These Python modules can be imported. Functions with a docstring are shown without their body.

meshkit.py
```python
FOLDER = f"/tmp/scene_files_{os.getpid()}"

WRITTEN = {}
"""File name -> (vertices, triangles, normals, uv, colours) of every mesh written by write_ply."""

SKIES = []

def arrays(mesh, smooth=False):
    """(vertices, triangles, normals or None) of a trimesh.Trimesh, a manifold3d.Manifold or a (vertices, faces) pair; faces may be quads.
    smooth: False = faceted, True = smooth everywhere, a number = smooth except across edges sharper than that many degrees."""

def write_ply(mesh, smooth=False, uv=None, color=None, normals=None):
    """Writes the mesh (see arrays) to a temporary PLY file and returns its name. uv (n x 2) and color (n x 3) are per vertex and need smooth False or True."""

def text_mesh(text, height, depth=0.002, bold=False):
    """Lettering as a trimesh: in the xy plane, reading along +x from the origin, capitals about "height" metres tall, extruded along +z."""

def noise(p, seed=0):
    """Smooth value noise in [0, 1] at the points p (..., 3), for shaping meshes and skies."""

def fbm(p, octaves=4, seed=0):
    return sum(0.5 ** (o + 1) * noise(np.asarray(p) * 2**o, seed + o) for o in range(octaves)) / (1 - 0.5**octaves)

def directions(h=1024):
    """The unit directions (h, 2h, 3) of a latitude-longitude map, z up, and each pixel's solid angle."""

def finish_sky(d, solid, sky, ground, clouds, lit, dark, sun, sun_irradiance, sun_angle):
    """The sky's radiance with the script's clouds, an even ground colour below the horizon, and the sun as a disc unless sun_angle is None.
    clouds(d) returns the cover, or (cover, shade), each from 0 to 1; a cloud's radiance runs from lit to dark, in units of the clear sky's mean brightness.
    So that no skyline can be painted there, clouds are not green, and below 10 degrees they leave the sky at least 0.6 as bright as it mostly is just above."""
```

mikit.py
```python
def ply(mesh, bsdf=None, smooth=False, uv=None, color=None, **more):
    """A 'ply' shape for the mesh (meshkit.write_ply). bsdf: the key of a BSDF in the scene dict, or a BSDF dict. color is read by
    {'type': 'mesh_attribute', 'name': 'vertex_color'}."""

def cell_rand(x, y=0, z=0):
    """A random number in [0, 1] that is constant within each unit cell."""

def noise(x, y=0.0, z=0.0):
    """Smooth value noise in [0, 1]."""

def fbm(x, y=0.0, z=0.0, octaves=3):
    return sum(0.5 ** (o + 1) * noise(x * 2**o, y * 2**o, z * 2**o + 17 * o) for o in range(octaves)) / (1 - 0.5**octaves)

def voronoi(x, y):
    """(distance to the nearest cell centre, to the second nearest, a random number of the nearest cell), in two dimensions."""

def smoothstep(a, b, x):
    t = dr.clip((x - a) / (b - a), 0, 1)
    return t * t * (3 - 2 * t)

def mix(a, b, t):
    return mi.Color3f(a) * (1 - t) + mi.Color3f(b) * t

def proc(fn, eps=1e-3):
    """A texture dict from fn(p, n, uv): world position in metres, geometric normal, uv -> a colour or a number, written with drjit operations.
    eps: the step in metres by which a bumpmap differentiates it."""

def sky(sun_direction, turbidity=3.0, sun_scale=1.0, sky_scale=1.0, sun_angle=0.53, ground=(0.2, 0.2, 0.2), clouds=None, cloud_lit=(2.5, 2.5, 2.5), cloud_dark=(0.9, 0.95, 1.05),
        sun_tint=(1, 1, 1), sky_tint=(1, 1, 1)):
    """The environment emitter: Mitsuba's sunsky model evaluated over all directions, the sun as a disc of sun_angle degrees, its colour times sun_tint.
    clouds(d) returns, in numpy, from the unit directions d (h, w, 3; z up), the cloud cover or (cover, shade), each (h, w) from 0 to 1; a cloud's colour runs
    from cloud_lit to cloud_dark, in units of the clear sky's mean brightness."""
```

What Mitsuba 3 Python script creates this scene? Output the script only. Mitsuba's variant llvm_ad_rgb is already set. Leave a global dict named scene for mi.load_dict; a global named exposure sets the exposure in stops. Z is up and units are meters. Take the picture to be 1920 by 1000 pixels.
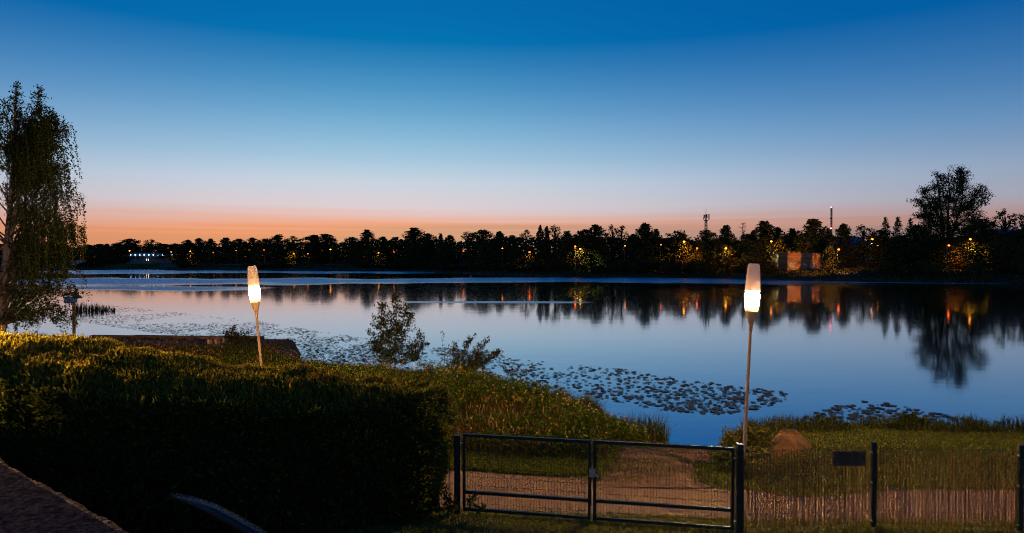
import math
import numpy as np
import trimesh
import mitsuba as mi
import drjit as dr
import mikit
import meshkit
from mikit import noise, fbm, smoothstep, mix

T = mi.ScalarTransform4f
RNG = np.random.default_rng(11)

# ------------------------------------------------------------------ camera, sky, exposure
F, CX, CY, HZ, ZC = 1274.0, 960.0, 500.0, 485.0, 6.0     # the photograph's pixels (1920 x 1000): focal length, centre, horizon; eye height over the water
PITCH = math.atan((CY - HZ) / F)
scene, labels = {}, {}
scene['camera'] = {'type': 'thinlens', 'fov': math.degrees(2 * math.atan(CX / F)), 'fov_axis': 'x', 'near_clip': 0.05, 'far_clip': 20000.0,
                   'aperture_radius': 0.0035, 'focus_distance': 24.0,
                   'to_world': T().look_at(origin=[0, 0, ZC], target=[0, math.cos(PITCH), ZC - math.sin(PITCH)], up=[0, 0, 1])}
exposure = 0.0

SUN = [math.sin(math.radians(-10)) * math.cos(math.radians(4)), math.cos(math.radians(-10)) * math.cos(math.radians(4)), math.sin(math.radians(4))]
SKY_TINT = (0.02, 2.22, 7.6)
HAZE_LIT, HAZE_DARK = np.array([0.55, 0.83, 1.02]), np.array([1.06, 0.315, 0.055])
SKY_MEAN = 0.0950


def clouds(d):
    """Thin dusk haze that thickens towards the horizon, in long flat streaks, densest where the sun went down."""
    el = np.degrees(np.arcsin(np.clip(d[..., 2], -1, 1)))
    az = np.degrees(np.arctan2(d[..., 0], d[..., 1]))
    w = 0.38 + 0.62 * np.exp(-((az + 12) / 37.0) ** 2)
    q = np.stack([az * 0.035, el * 1.15, 0 * el], -1)
    q2 = np.stack([az * 0.05, el * 4.6, 0 * el + 7], -1)
    streak = (meshkit.fbm(q, 3, 4) - 0.5) * 2 + (meshkit.fbm(q2, 2, 9) - 0.5) * 1.7
    low = np.clip(1 - el / 7.0, 0, 1)
    e2 = el + streak * 0.85 * low
    side = 0.5 * np.tanh((az - 12) / 20)
    E = [0, 1.0, 1.5, 2.0, 2.3, 2.7, 3.6, 4.4, 6.3, 8.2, 10.1, 12, 13.8, 15.6, 17.5]
    glow = np.interp(e2, E, [.80, .80, .80, .84, .90, .95, .98, 1.0, .88, .61, .41, .25, .14, .06, 0])
    dusk = np.interp(e2, E, [.66, .68, .58, .58, .66, .90, .98, 1.0, .88, .61, .41, .25, .14, .06, 0])
    k = 1 / (1 + np.exp(-(az + 17) / 4.0))
    cover = (glow * (1 - k) + dusk * k) * w
    shade = np.interp(e2, [0, 1.3, 2.3, 2.8, 3.6, 4.4, 6.3, 8.2, 10.1, 12, 14], [1, 1, .97, .82, .56, .38, .24, .16, .10, .05, 0]) + 0.12 * np.clip(side, 0, 1) * (el < 9)
    return np.clip(cover, 0, 1), np.clip(shade, 0, 1)


scene['sky'] = mikit.sky(SUN, turbidity=2, sun_scale=0.0, clouds=clouds, cloud_lit=tuple(HAZE_LIT / SKY_MEAN), cloud_dark=tuple(HAZE_DARK / SKY_MEAN), sky_tint=SKY_TINT, ground=(0.05, 0.05, 0.05))
scene['sky']['sampling_weight'] = 12.0


# ------------------------------------------------------------------ helpers
def at(px, py, y):
    """The world point at depth y (metres north) that the photograph shows at pixel (px, py)."""
    u, v = (px - CX) / F, (CY - py) / F
    d = np.array([u, math.cos(PITCH) + v * math.sin(PITCH), -math.sin(PITCH) + v * math.cos(PITCH)])
    return np.array([0, 0, ZC]) + d * (y / d[1])


def on(px, py, z):
    """The world point at height z that the photograph shows at pixel (px, py)."""
    a = at(px, py, 1.0)
    return np.array([0, 0, ZC]) + (a - [0, 0, ZC]) * ((z - ZC) / (a[2] - ZC))


taken = {}


def numbered(key):
    n = taken.get(key, 0)
    taken[key] = n + 1
    return key if n == 0 else f'{key}_{n:03d}'


def say(key, label=None, cat=None, group=None, kind=None):
    e = {k: v for k, v in (('label', label), ('category', cat), ('group', group), ('kind', kind)) if v}
    if e:
        labels[key] = e
    return key


def thing(name, label, cat, group=None):
    return say(numbered(name), label, cat, group)


def obj(name, mesh, bsdf, parent=None, smooth=False, label=None, cat=None, group=None, kind=None, color=None, **more):
    key = numbered(f'{parent}__{name}' if parent else name)
    scene[key] = mikit.ply(mesh, bsdf, smooth=smooth, color=color, **more)
    return say(key, label, cat, group, kind)


def put(name, ply, to_world, parent=None):
    key = numbered(f'{parent}__{name}' if parent else name)
    scene[key] = {**ply, 'to_world': to_world}
    return key


class MB:
    """Collects triangles."""

    def __init__(s):
        s.v, s.f, s.n, s.c = [], [], 0, []

    def add(s, v, f, c=None):
        v, f = np.asarray(v, float), np.asarray(f, int)
        s.v.append(v); s.f.append(f + s.n); s.n += len(v)
        if c is not None:
            s.c.append(np.broadcast_to(np.asarray(c, float), (len(v), 3)))
        return s

    def box(s, lo, hi, M=None, c=None):
        lo, hi = np.asarray(lo, float), np.asarray(hi, float)
        v = np.array([[x, y, z] for x in (0, 1) for y in (0, 1) for z in (0, 1)]) * (hi - lo) + lo
        if M is not None:
            v = v @ np.asarray(M)[:3, :3].T + np.asarray(M)[:3, 3]
        f = [[0, 1, 3], [0, 3, 2], [4, 6, 7], [4, 7, 5], [0, 4, 5], [0, 5, 1], [2, 3, 7], [2, 7, 6], [0, 2, 6], [0, 6, 4], [1, 5, 7], [1, 7, 3]]
        return s.add(v, f, c)

    def bar(s, a, b, w, h, c=None):
        """A straight bar from a to b, w wide and h high."""
        a, b = np.asarray(a, float), np.asarray(b, float)
        d = b - a
        L = np.linalg.norm(d); d /= L
        r = np.cross(d, [0, 0, 1.0]) if abs(d[2]) < .9 else np.cross(d, [0, 1.0, 0])
        r /= np.linalg.norm(r)
        u = np.cross(r, d)
        M = np.eye(4); M[:3, :3] = np.stack([r, d, u], 1); M[:3, 3] = a
        return s.box([-w / 2, 0, -h / 2], [w / 2, L, h / 2], M, c)

    def tube(s, p, r, sides=6, c=None, cap=True):
        p = np.asarray(p, float)
        r = np.broadcast_to(np.asarray(r, float), (len(p),))
        t = np.gradient(p, axis=0); t /= np.linalg.norm(t, axis=1, keepdims=True) + 1e-12
        ref = np.array([0, 0, 1.0]) if np.abs(t[:, 2]).mean() < .8 else np.array([1.0, 0, 0])
        a = np.cross(t, ref); a /= np.linalg.norm(a, axis=1, keepdims=True) + 1e-12
        b = np.cross(t, a)
        g = np.arange(sides) * 2 * np.pi / sides
        v = p[:, None] + r[:, None, None] * (np.cos(g)[None, :, None] * a[:, None] + np.sin(g)[None, :, None] * b[:, None])
        i, j = np.meshgrid(np.arange(len(p) - 1), np.arange(sides), indexing='ij')
        k = (j + 1) % sides
        q = np.stack([i * sides + j, (i + 1) * sides + j, (i + 1) * sides + k, i * sides + k], -1).reshape(-1, 4)
        f = [q[:, [0, 1, 2]], q[:, [0, 2, 3]]]
        v = v.reshape(-1, 3)
        if cap:
            n = len(v)
            v = np.vstack([v, p[:1], p[-1:]])
            j = np.arange(sides); k = (j + 1) % sides; e = (len(p) - 1) * sides
            f += [np.stack([j * 0 + n, j, k], 1), np.stack([j * 0 + n + 1, e + k, e + j], 1)]
        return s.add(v, np.vstack(f), c)

    def mesh(s):
        return np.vstack(s.v), np.vstack(s.f)

    def colors(s):
        return np.vstack(s.c) if s.c else None


def unit(v):
    return v / (np.linalg.norm(v, axis=-1, keepdims=True) + 1e-12)


def leaves(c, length, width, rng, col, var=0.25, axis=None, spread=1.0):
    """Rhombic leaves: centres c (n,3), sizes, one random tone each. axis: the preferred direction of the midrib."""
    n = len(c)
    a = unit(rng.normal(size=(n, 3)))
    if axis is not None:
        a = unit(np.asarray(axis, float) + spread * a)
    b = unit(np.cross(a, rng.normal(size=(n, 3))))
    length, width = (np.ravel(q) if np.ndim(q) == 2 else q for q in (length, width))
    L = (np.broadcast_to(length, (n,)) * rng.uniform(.7, 1.3, n))[:, None] / 2
    W = (np.broadcast_to(width, (n,)) * rng.uniform(.7, 1.3, n))[:, None] / 2
    nn = np.cross(a, b)
    v = np.stack([c - a * L, c + b * W + nn * W * .3, c + a * L, c - b * W + nn * W * .3], 1).reshape(-1, 3)
    i = np.arange(n)[:, None] * 4
    f = np.vstack([i + [0, 1, 2], i + [0, 2, 3]])
    tone = np.asarray(col) * np.exp(rng.normal(0, var, (n, 1))) * np.exp(rng.normal(0, var * .3, (n, 3)))
    return v, f, np.repeat(np.clip(tone, 0.003, .8), 4, 0)


def blades(base, h, w, lean, rng, col, var=0.3, tip=None):
    """Grass blades: two triangles each and a bent tip."""
    n = len(base)
    g = rng.uniform(0, 2 * np.pi, n)
    side = np.stack([np.cos(g), np.sin(g), 0 * g], 1)
    g2 = rng.uniform(0, 2 * np.pi, n)
    bend = np.stack([np.cos(g2), np.sin(g2), 0 * g2], 1) * (np.abs(rng.normal(0, 1, n)) * lean)[:, None]
    h = np.broadcast_to(h, (n,))[:, None]
    up = np.array([0, 0, 1.0])
    m = base + up * h * .6 + bend * h * .35
    t = base + up * h * (1 - .25 * np.minimum(1, np.linalg.norm(bend, axis=1, keepdims=True))) + bend * h
    W = np.broadcast_to(w, (n,))[:, None] / 2
    v = np.stack([base - side * W, base + side * W, m - side * W * .8, m + side * W * .8, t], 1).reshape(-1, 3)
    i = np.arange(n)[:, None] * 5
    f = np.vstack([i + [0, 1, 3], i + [0, 3, 2], i + [2, 3, 4]])
    tone = np.asarray(col) * np.exp(rng.normal(0, var, (n, 1))) * np.exp(rng.normal(0, var * .3, (n, 3)))
    return v, f, np.repeat(np.clip(tone, .003, .8), 5, 0)


def grid(z, xs, ys):
    X, Y = np.meshgrid(xs, ys, indexing='ij')
    v = np.stack([X, Y, z(X, Y)], -1).reshape(-1, 3)
    i, j = np.meshgrid(np.arange(len(xs) - 1), np.arange(len(ys) - 1), indexing='ij')
    n = len(ys)
    q = np.stack([i * n + j, (i + 1) * n + j, (i + 1) * n + j + 1, i * n + j + 1], -1).reshape(-1, 4)
    return v, np.vstack([q[:, [0, 1, 2]], q[:, [0, 2, 3]]])


# ------------------------------------------------------------------ materials
def diffuse(rgb):
    return {'type': 'twosided', 'bsdf': {'type': 'diffuse', 'reflectance': {'type': 'rgb', 'value': list(rgb)}}}


def plastic(rgb, rough=.4, metallic=0.0, spec=.5):
    return {'type': 'twosided', 'bsdf': {'type': 'principled', 'base_color': {'type': 'rgb', 'value': list(rgb)}, 'roughness': rough, 'metallic': metallic, 'specular': spec}}


def surf(fn, rough=.9, bump=None, scale=.01, spec=.3):
    b = {'type': 'principled', 'base_color': mikit.proc(fn), 'roughness': rough, 'specular': spec}
    if bump is not None:
        b = {'type': 'bumpmap', 'arbitrary': mikit.proc(bump, 4e-3), 'scale': scale, 'bsdf': b}
    return {'type': 'twosided', 'bsdf': b}


VC = {'type': 'mesh_attribute', 'name': 'vertex_color'}
scene['leaf_far'] = {'type': 'twosided', 'bsdf': {'type': 'diffuse', 'reflectance': VC}}
scene['leaf_near'] = {'type': 'principledthin', 'base_color': VC, 'roughness': .55, 'diff_trans': .7, 'spec_trans': 0.0, 'eta': 1.4}
scene['bark'] = surf(lambda p, n, uv: mix((.035, .028, .022), (.09, .075, .06), fbm(p.x * 9, p.y * 9, p.z * 2)))
scene['bark_far'] = diffuse((.04, .035, .03))
scene['birch_bark'] = surf(lambda p, n, uv: mix((.16, .14, .12), (.03, .026, .022), smoothstep(.52, .68, fbm(p.x * 3, p.y * 3, p.z * 9))))
scene['soil'] = surf(lambda p, n, uv: mix(mix((.030, .036, .012), (.055, .062, .02), fbm(p.x * 1.3, p.y * 1.3)), (.07, .055, .03), smoothstep(.55, .75, fbm(p.x * 5 + 9, p.y * 5, 3))),
                     bump=lambda p, n, uv: fbm(p.x * 14, p.y * 14), scale=.05)
scene['far_soil'] = surf(lambda p, n, uv: mix((.030, .034, .016), (.06, .06, .03), fbm(p.x * .2, p.y * .2)))


def asphalt_color(p, n, uv):
    base = mix((.078, .055, .037), (.122, .088, .058), fbm(p.x * .9, p.y * .9, 1))
    base = base * (0.78 + 0.44 * noise(p.x * 45, p.y * 45))
    base = mix(base, (.10, .085, .07), .5 * smoothstep(.55, .7, fbm(p.x * .5 + 4, p.y * 1.1 + 8)))
    cx = 2.05 + .16 * (fbm(p.y * 2.2, 5.0) - .5) * 2 + (p.y - 12.5) * .22
    crack = smoothstep(.024, .008, dr.abs(p.x - cx)) * smoothstep(.25, .35, noise(p.y * 3, 2.0))
    return mix(base, (.03, .026, .02), crack * .9)


scene['asphalt'] = surf(asphalt_color, .85, bump=lambda p, n, uv: noise(p.x * 70, p.y * 70) + .6 * noise(p.x * 33, p.y * 33), scale=.004)
scene['dirt'] = surf(lambda p, n, uv: mix((.018, .014, .009), (.078, .054, .038), smoothstep(.3, .62, fbm(p.x * 1.3, p.y * 2.6, 2))) * (0.7 + 0.6 * noise(p.x * 30, p.y * 30)), .95,
                     bump=lambda p, n, uv: fbm(p.x * 12, p.y * 12), scale=.05)
scene['earth'] = surf(lambda p, n, uv: mix((.022, .019, .012), (.065, .05, .036), fbm(p.x * 2, p.y * 2, p.z * 6)), .95, bump=lambda p, n, uv: fbm(p.x * 8, p.y * 8, p.z * 8), scale=.06)
scene['rock'] = surf(lambda p, n, uv: mix(mix((.035, .026, .018), (.11, .066, .038), smoothstep(.25, .75, fbm(p.x * 3, p.y * 3, p.z * 5))), (.10, .10, .075), .6 * smoothstep(.62, .7, fbm(p.x * 7 + 3, p.y * 7, p.z * 7))), .9,
                     bump=lambda p, n, uv: fbm(p.x * 9, p.y * 9, p.z * 9), scale=.02)
scene['gate_paint'] = plastic((.010, .022, .018), .42, 0, .35)
scene['wire'] = plastic((.015, .024, .02), .45)
scene['zinc'] = plastic((.55, .53, .5), .4, 1.0)
scene['post_wood'] = surf(lambda p, n, uv: mix((.07, .035, .02), (.16, .085, .05), fbm(p.x * 20, p.y * 20, p.z * 2)), .8)
scene['lamp_wood'] = surf(lambda p, n, uv: mix((.34, .24, .16), (.46, .34, .23), fbm(p.x * 40, p.y * 40, p.z * 3)), .6)
scene['reed_straw'] = {'type': 'principledthin', 'base_color': VC, 'roughness': .6, 'diff_trans': .5, 'spec_trans': 0.0, 'eta': 1.4}
scene['blade_shade'] = {'type': 'principledthin', 'base_color': {'type': 'rgb', 'value': [.86, .76, .68]}, 'roughness': .5, 'diff_trans': 1.3, 'spec_trans': 0.0, 'eta': 1.4}
scene['pad'] = {'type': 'twosided', 'bsdf': {'type': 'principled', 'base_color': VC, 'roughness': .55, 'specular': .25}}
scene['dark_metal'] = plastic((.03, .03, .03), .5)
scene['pole_metal'] = plastic((.06, .055, .05), .5)
scene['blue_roof'] = plastic((.03, .12, .42), .45)
scene['plaster'] = surf(lambda p, n, uv: mix((.36, .33, .28), (.5, .46, .4), fbm(p.x * .7, p.y * .7, p.z * .7)), .9)
scene['grey_wall'] = surf(lambda p, n, uv: mix((.10, .11, .12), (.16, .17, .18), fbm(p.x * .8, p.y * .8, p.z * .8)), .9)
scene['dark_roof'] = plastic((.025, .025, .03), .7)
scene['window_glass'] = plastic((.02, .022, .025), .12)
scene['concrete'] = surf(lambda p, n, uv: mix((.2, .17, .14), (.32, .28, .23), fbm(p.x * 1.5, p.y * 1.5, p.z * 1.5)), .9)


def block_color(p, n, uv):
    row = dr.floor(p.z / .55)
    c = mix((.20, .095, .035), (.33, .17, .07), mikit.cell_rand(dr.floor(p.x / 1.1 + row * .5), row, 3.0)) * (.75 + .5 * fbm(p.x * 4, p.z * 4, 1))
    g = smoothstep(.045, .02, dr.abs(p.z / .55 - dr.floor(p.z / .55 + .5)))
    return mix(c, (.08, .06, .045), g * .7)


scene['block_wall'] = surf(block_color, .95)
scene['pale_paint'] = surf(lambda p, n, uv: mix((.5, .46, .4), (.16, .13, .12), smoothstep(.5, .58, fbm(p.x * 2.6, p.z * 2.6, 4))), .8)
scene['car_black'] = plastic((.004, .004, .005), .2, 0, .5)
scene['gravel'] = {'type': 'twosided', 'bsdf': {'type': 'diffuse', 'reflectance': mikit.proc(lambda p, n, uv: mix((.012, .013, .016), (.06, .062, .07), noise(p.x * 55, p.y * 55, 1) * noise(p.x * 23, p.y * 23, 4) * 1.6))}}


def ruffle(p):
    """Where a breath of wind roughens the water: long patches across the river."""
    def band(y0, slope, half, x0, x1, soft, seed):
        yc = y0 + slope * p.x + (fbm(p.x * .02, seed) - .5) * half * 2.2
        e = (fbm(p.x * .05, p.y * .04, seed + 3) - .5) * half * .9
        return smoothstep(half + e, half * .45 + e, dr.abs(p.y - yc)) * smoothstep(x0 - soft, x0 + soft, p.x) * smoothstep(x1 + soft, x1 - soft, p.x)
    w = band(186., -.02, 27., -190., 62., 30., 1.0)
    w = dr.maximum(w, band(305., -.10, 26., -120., -38., 14., 5.0) * .9)
    w = dr.maximum(w, band(322., .03, 42., -210., -125., 22., 8.0) * .75)
    w = dr.maximum(w, band(139., .05, 9., -95., -56., 9., 11.0))
    w = dr.maximum(w, band(93., .0, 1.9, -13., 8., 4., 14.0) * .6)
    w = dr.maximum(w, band(203., -.33, 4., 70., 170., 10., 17.0) * .9)
    w = dr.maximum(w, band(113., .0, 6., 96., 130., 8., 19.0) * .12)
    return w


scene['water_surface'] = {'type': 'bumpmap', 'arbitrary': mikit.proc(lambda p, n, uv: fbm(p.x * .22, p.y * .8, 2) + .35 * noise(p.x * .9, p.y * 2.6, 5), 2e-2), 'scale': .0022,
                  'bsdf': {'type': 'roughconductor', 'eta': {'type': 'rgb', 'value': [1.8, 1.8, 1.8]}, 'k': {'type': 'rgb', 'value': [1.0, 2.1, 3.3]},
                           'alpha': mikit.proc(lambda p, n, uv: .003 + .14 * ruffle(p)), 'distribution': 'ggx', 'specular_reflectance': {'type': 'rgb', 'value': [.95, .98, 1.0]}}}

# ------------------------------------------------------------------ the setting: water, near bank, road, paths, far bank
obj('water', grid(lambda x, y: 0 * x, np.array([-1500., -400, -100, 0, 100, 400, 1500]), np.array([12., 40, 100, 200, 400, 800])), 'water_surface', kind='structure')

SHX = np.array([-90, -40, -30, -28.5, -26.5, -13.2, -12.2, -9.5, -6, -3, -1, 1, 2.6, 3.8, 4.8, 5.3, 6.5, 7.2, 8.5, 12, 16, 20, 40, 90])
SHY = np.array([55, 51, 48, 46, 43.6, 42.6, 37, 34.5, 32.5, 31, 29.6, 27.4, 25.2, 23.6, 22.4, 21.6, 21.5, 22.6, 24.2, 24.8, 24.4, 23.8, 22, 20.])


def road_edges(x):
    return (np.interp(x, [-14, -1, 4, 10, 24], [12.6, 11.88, 11.05, 11.02, 11.0]), np.interp(x, [-14, -1, 1.6, 4.3, 10, 24], [16, 14.65, 13.95, 13.3, 13.22, 13.1]))


def path_edges(y):
    return (np.interp(y, [13.3, 14, 19.2, 22.3], [1.35, 1.75, 3.5, 5.2]), np.interp(y, [13.3, 14, 19.2, 22.3], [4.2, 3.9, 5.7, 6.6]))


def ground_z(x, y, bare=True):
    x, y = np.asarray(x, float), np.asarray(y, float)
    ys = np.interp(x, SHX, SHY) + .35 * (meshkit.noise(np.stack([x * .9, 0 * x, 0 * x], -1), 3) - .5)
    d = ys - y
    inland = np.interp(y, [11.2, 12.2, 14.5, 20, 30, 45], [1.70, 1.54, 1.42, 1.32, 1.28, 1.2])
    prom = (x > -28.5) & (x < -12.2)
    w = np.interp(x, [-28.5, -26, -13.5, -12, 1, 3, 5.5, 9, 30], [6, 1.2, 1.2, 4.5, 5, 9, 10.5, 10, 9.5])
    t = np.clip(d / w, 0, 1)
    z = np.where(prom, np.minimum(inland, 1.0 + .02 * (43 - y)), inland) * (t * t * (3 - 2 * t))
    z = np.where(d < 0, np.maximum(d * .5, -1.5), z)
    z = z + (.10 * (meshkit.fbm(np.stack([x * .5, y * .5, 0 * x], -1), 3, 5) - .5) * np.clip((y - 14.5) / 2, 0, 1) * np.clip(d / 2, 0, 1))
    if bare:
        n, f = road_edges(x)
        a, b = path_edges(y)
        inside = np.clip(np.minimum(y - n, f - y) / .15, 0, 1) + np.clip(np.minimum(x - a, b - x) / .15, 0, 1) * (y > 13.2) * (y < 21.6)
        z = z - .05 * np.clip(inside, 0, 1)
    return z


xs = np.r_[np.arange(-90, -30, 2.0), np.arange(-30, -10, .5), np.arange(-10, 10, .2), np.arange(10, 24, .5), np.arange(24, 91, 3.0)]
ys = np.r_[np.arange(-8, 8, 2.0), np.arange(8, 26, .2), np.arange(26, 58, .4)]
obj('ground', grid(ground_z, xs, ys), 'soil', smooth=True, kind='structure')


def strip(fn, us, ts):
    v = np.array([[fn(u, t) for t in ts] for u in us]).reshape(-1, 3)
    i, j = np.meshgrid(np.arange(len(us) - 1), np.arange(len(ts) - 1), indexing='ij')
    n = len(ts)
    q = np.stack([i * n + j, (i + 1) * n + j, (i + 1) * n + j + 1, i * n + j + 1], -1).reshape(-1, 4)
    return v, np.vstack([q[:, [0, 1, 2]], q[:, [0, 2, 3]]])


def road_point(x, t):
    n, f = road_edges(x)
    wob = .10 * (meshkit.noise(np.array([x * 1.7, t * 9, 2.0])) - .5)
    y = n + (f - n) * t + wob * (1 if t in (0., 1.) else 0)
    return [x, y, float(ground_z(x, y, False)) + .012 * (1 - (2 * t - 1) ** 2) - .004]


obj('road', strip(road_point, np.arange(-14, 24.1, .4), np.linspace(0, 1, 15)), 'asphalt', smooth=True, kind='structure')


def path_point(y, t):
    a, b = path_edges(y)
    x = a + (b - a) * t + (.8 * (meshkit.fbm(np.array([y * 1.3, t * 9, 4.0]), 2) - .5) if t in (0., 1.) else 0)
    return [x, y, float(ground_z(x, y, False)) + .02 * (1 - (2 * t - 1) ** 2) - .002]


obj('dirt_path', strip(path_point, np.arange(13.3, 22.2, .25), np.linspace(0, 1, 12)), 'dirt', smooth=True, kind='structure')

# far bank
FPX = np.array([-1600, -300, 150, 480, 750, 900, 1000, 1100, 1470, 1700, 1920, 2400, 3600])
FPY = np.array([502., 502.5, 503.5, 506, 508, 514, 518, 520, 523.5, 528, 533.5, 541, 550])


def shore(px):
    return np.interp(px, FPX, F * ZC / (FPY - HZ))


def far_z(px, d):
    low = np.interp(px, [700, 900, 1350, 1500], [0, 1, 1, 0])
    a = np.interp(d, [-8, 0, 2, 8, 26, 60, 200, 4000], [-1.5, 0, .5, 1.2, 2.7, 3.0, 4.0, 12])
    b = np.interp(d, [-8, 0, 2, 14, 42, 70, 200, 4000], [-1.5, 0, .35, .8, 2.2, 2.9, 4.0, 12])
    return a * (1 - low) + b * low


def far_point(px, d):
    y = float(shore(px)) + d
    return np.array([(px - CX) / F * y, y, float(far_z(px, d))])


fd = [-8, -3, 0, 1, 2, 4, 8, 12, 18, 26, 34, 42, 52, 62, 80, 110, 200, 500, 1500, 4000]
obj('far_ground', strip(lambda px, d: far_point(px, d), np.r_[np.arange(-1600, 0, 80), np.arange(0, 1920, 12), np.arange(1920, 3601, 80)], fd), 'far_soil', smooth=True, kind='structure')


def lit_strip(px0, px1, d0, d1, bsdf):
    obj('far_road', strip(lambda px, d: far_point(px, d) + [0, 0, .06], np.linspace(px0, px1, 14), np.linspace(d0, d1, 5)), bsdf, kind='structure')


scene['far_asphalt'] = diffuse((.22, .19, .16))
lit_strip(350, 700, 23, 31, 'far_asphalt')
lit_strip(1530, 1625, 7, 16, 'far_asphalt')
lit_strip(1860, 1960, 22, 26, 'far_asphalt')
scene['far_turf'] = diffuse((.05, .085, .02))
obj('far_lawn', strip(lambda px, d: far_point(px, d) + [0, 0, .07], np.linspace(196, 300, 14), np.linspace(6, 44, 6)), 'far_turf', kind='structure')

# ------------------------------------------------------------------ oar lamps on the near bank


def ring_loft(rings, close=(True, True)):
    """Closed loft through rings (k, n, 3) with end caps."""
    r = np.asarray(rings)
    k, n = r.shape[:2]
    v = np.vstack([r.reshape(-1, 3), r[0].mean(0), r[-1].mean(0)])
    i, j = np.meshgrid(np.arange(k - 1), np.arange(n), indexing='ij')
    m = (j + 1) % n
    q = np.stack([i * n + j, i * n + m, (i + 1) * n + m, (i + 1) * n + j], -1).reshape(-1, 4)
    a = np.arange(n); b = (a + 1) % n; e = (k - 1) * n
    caps = [np.stack([b, a, a * 0 + k * n], 1)] * bool(close[0]) + [np.stack([e + a, e + b, a * 0 + k * n + 1], 1)] * bool(close[1])
    return v, np.vstack([q[:, [0, 1, 2]], q[:, [0, 2, 3]]] + caps)


def oar_ring(z, hw, hd, n=28, p=2.6):
    g = np.arange(n) * 2 * np.pi / n
    c, s = np.cos(g), np.sin(g)
    return np.stack([hw * np.sign(c) * np.abs(c) ** (2 / p), hd * np.sign(s) * np.abs(s) ** (2 / p), 0 * g + z], 1)


OAR_T = np.array([0, .02, .06, .3, .6, .8, 1.0, 1.12, 1.25, 1.4, 1.55, 1.7])
OAR_W = np.array([.118, .14, .148, .166, .185, .190, .186, .172, .14, .095, .055, .038])
OAR_D = np.array([.04, .055, .06, .075, .10, .115, .115, .11, .095, .07, .048, .038])


scene['lamp_glass_body'] = diffuse((.5, .45, .4))


scene['glass_foot'] = {'type': 'principledthin', 'base_color': {'type': 'rgb', 'value': [.9, .62, .28]}, 'roughness': .5, 'diff_trans': .9, 'spec_trans': 0.0, 'eta': 1.4}


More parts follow.
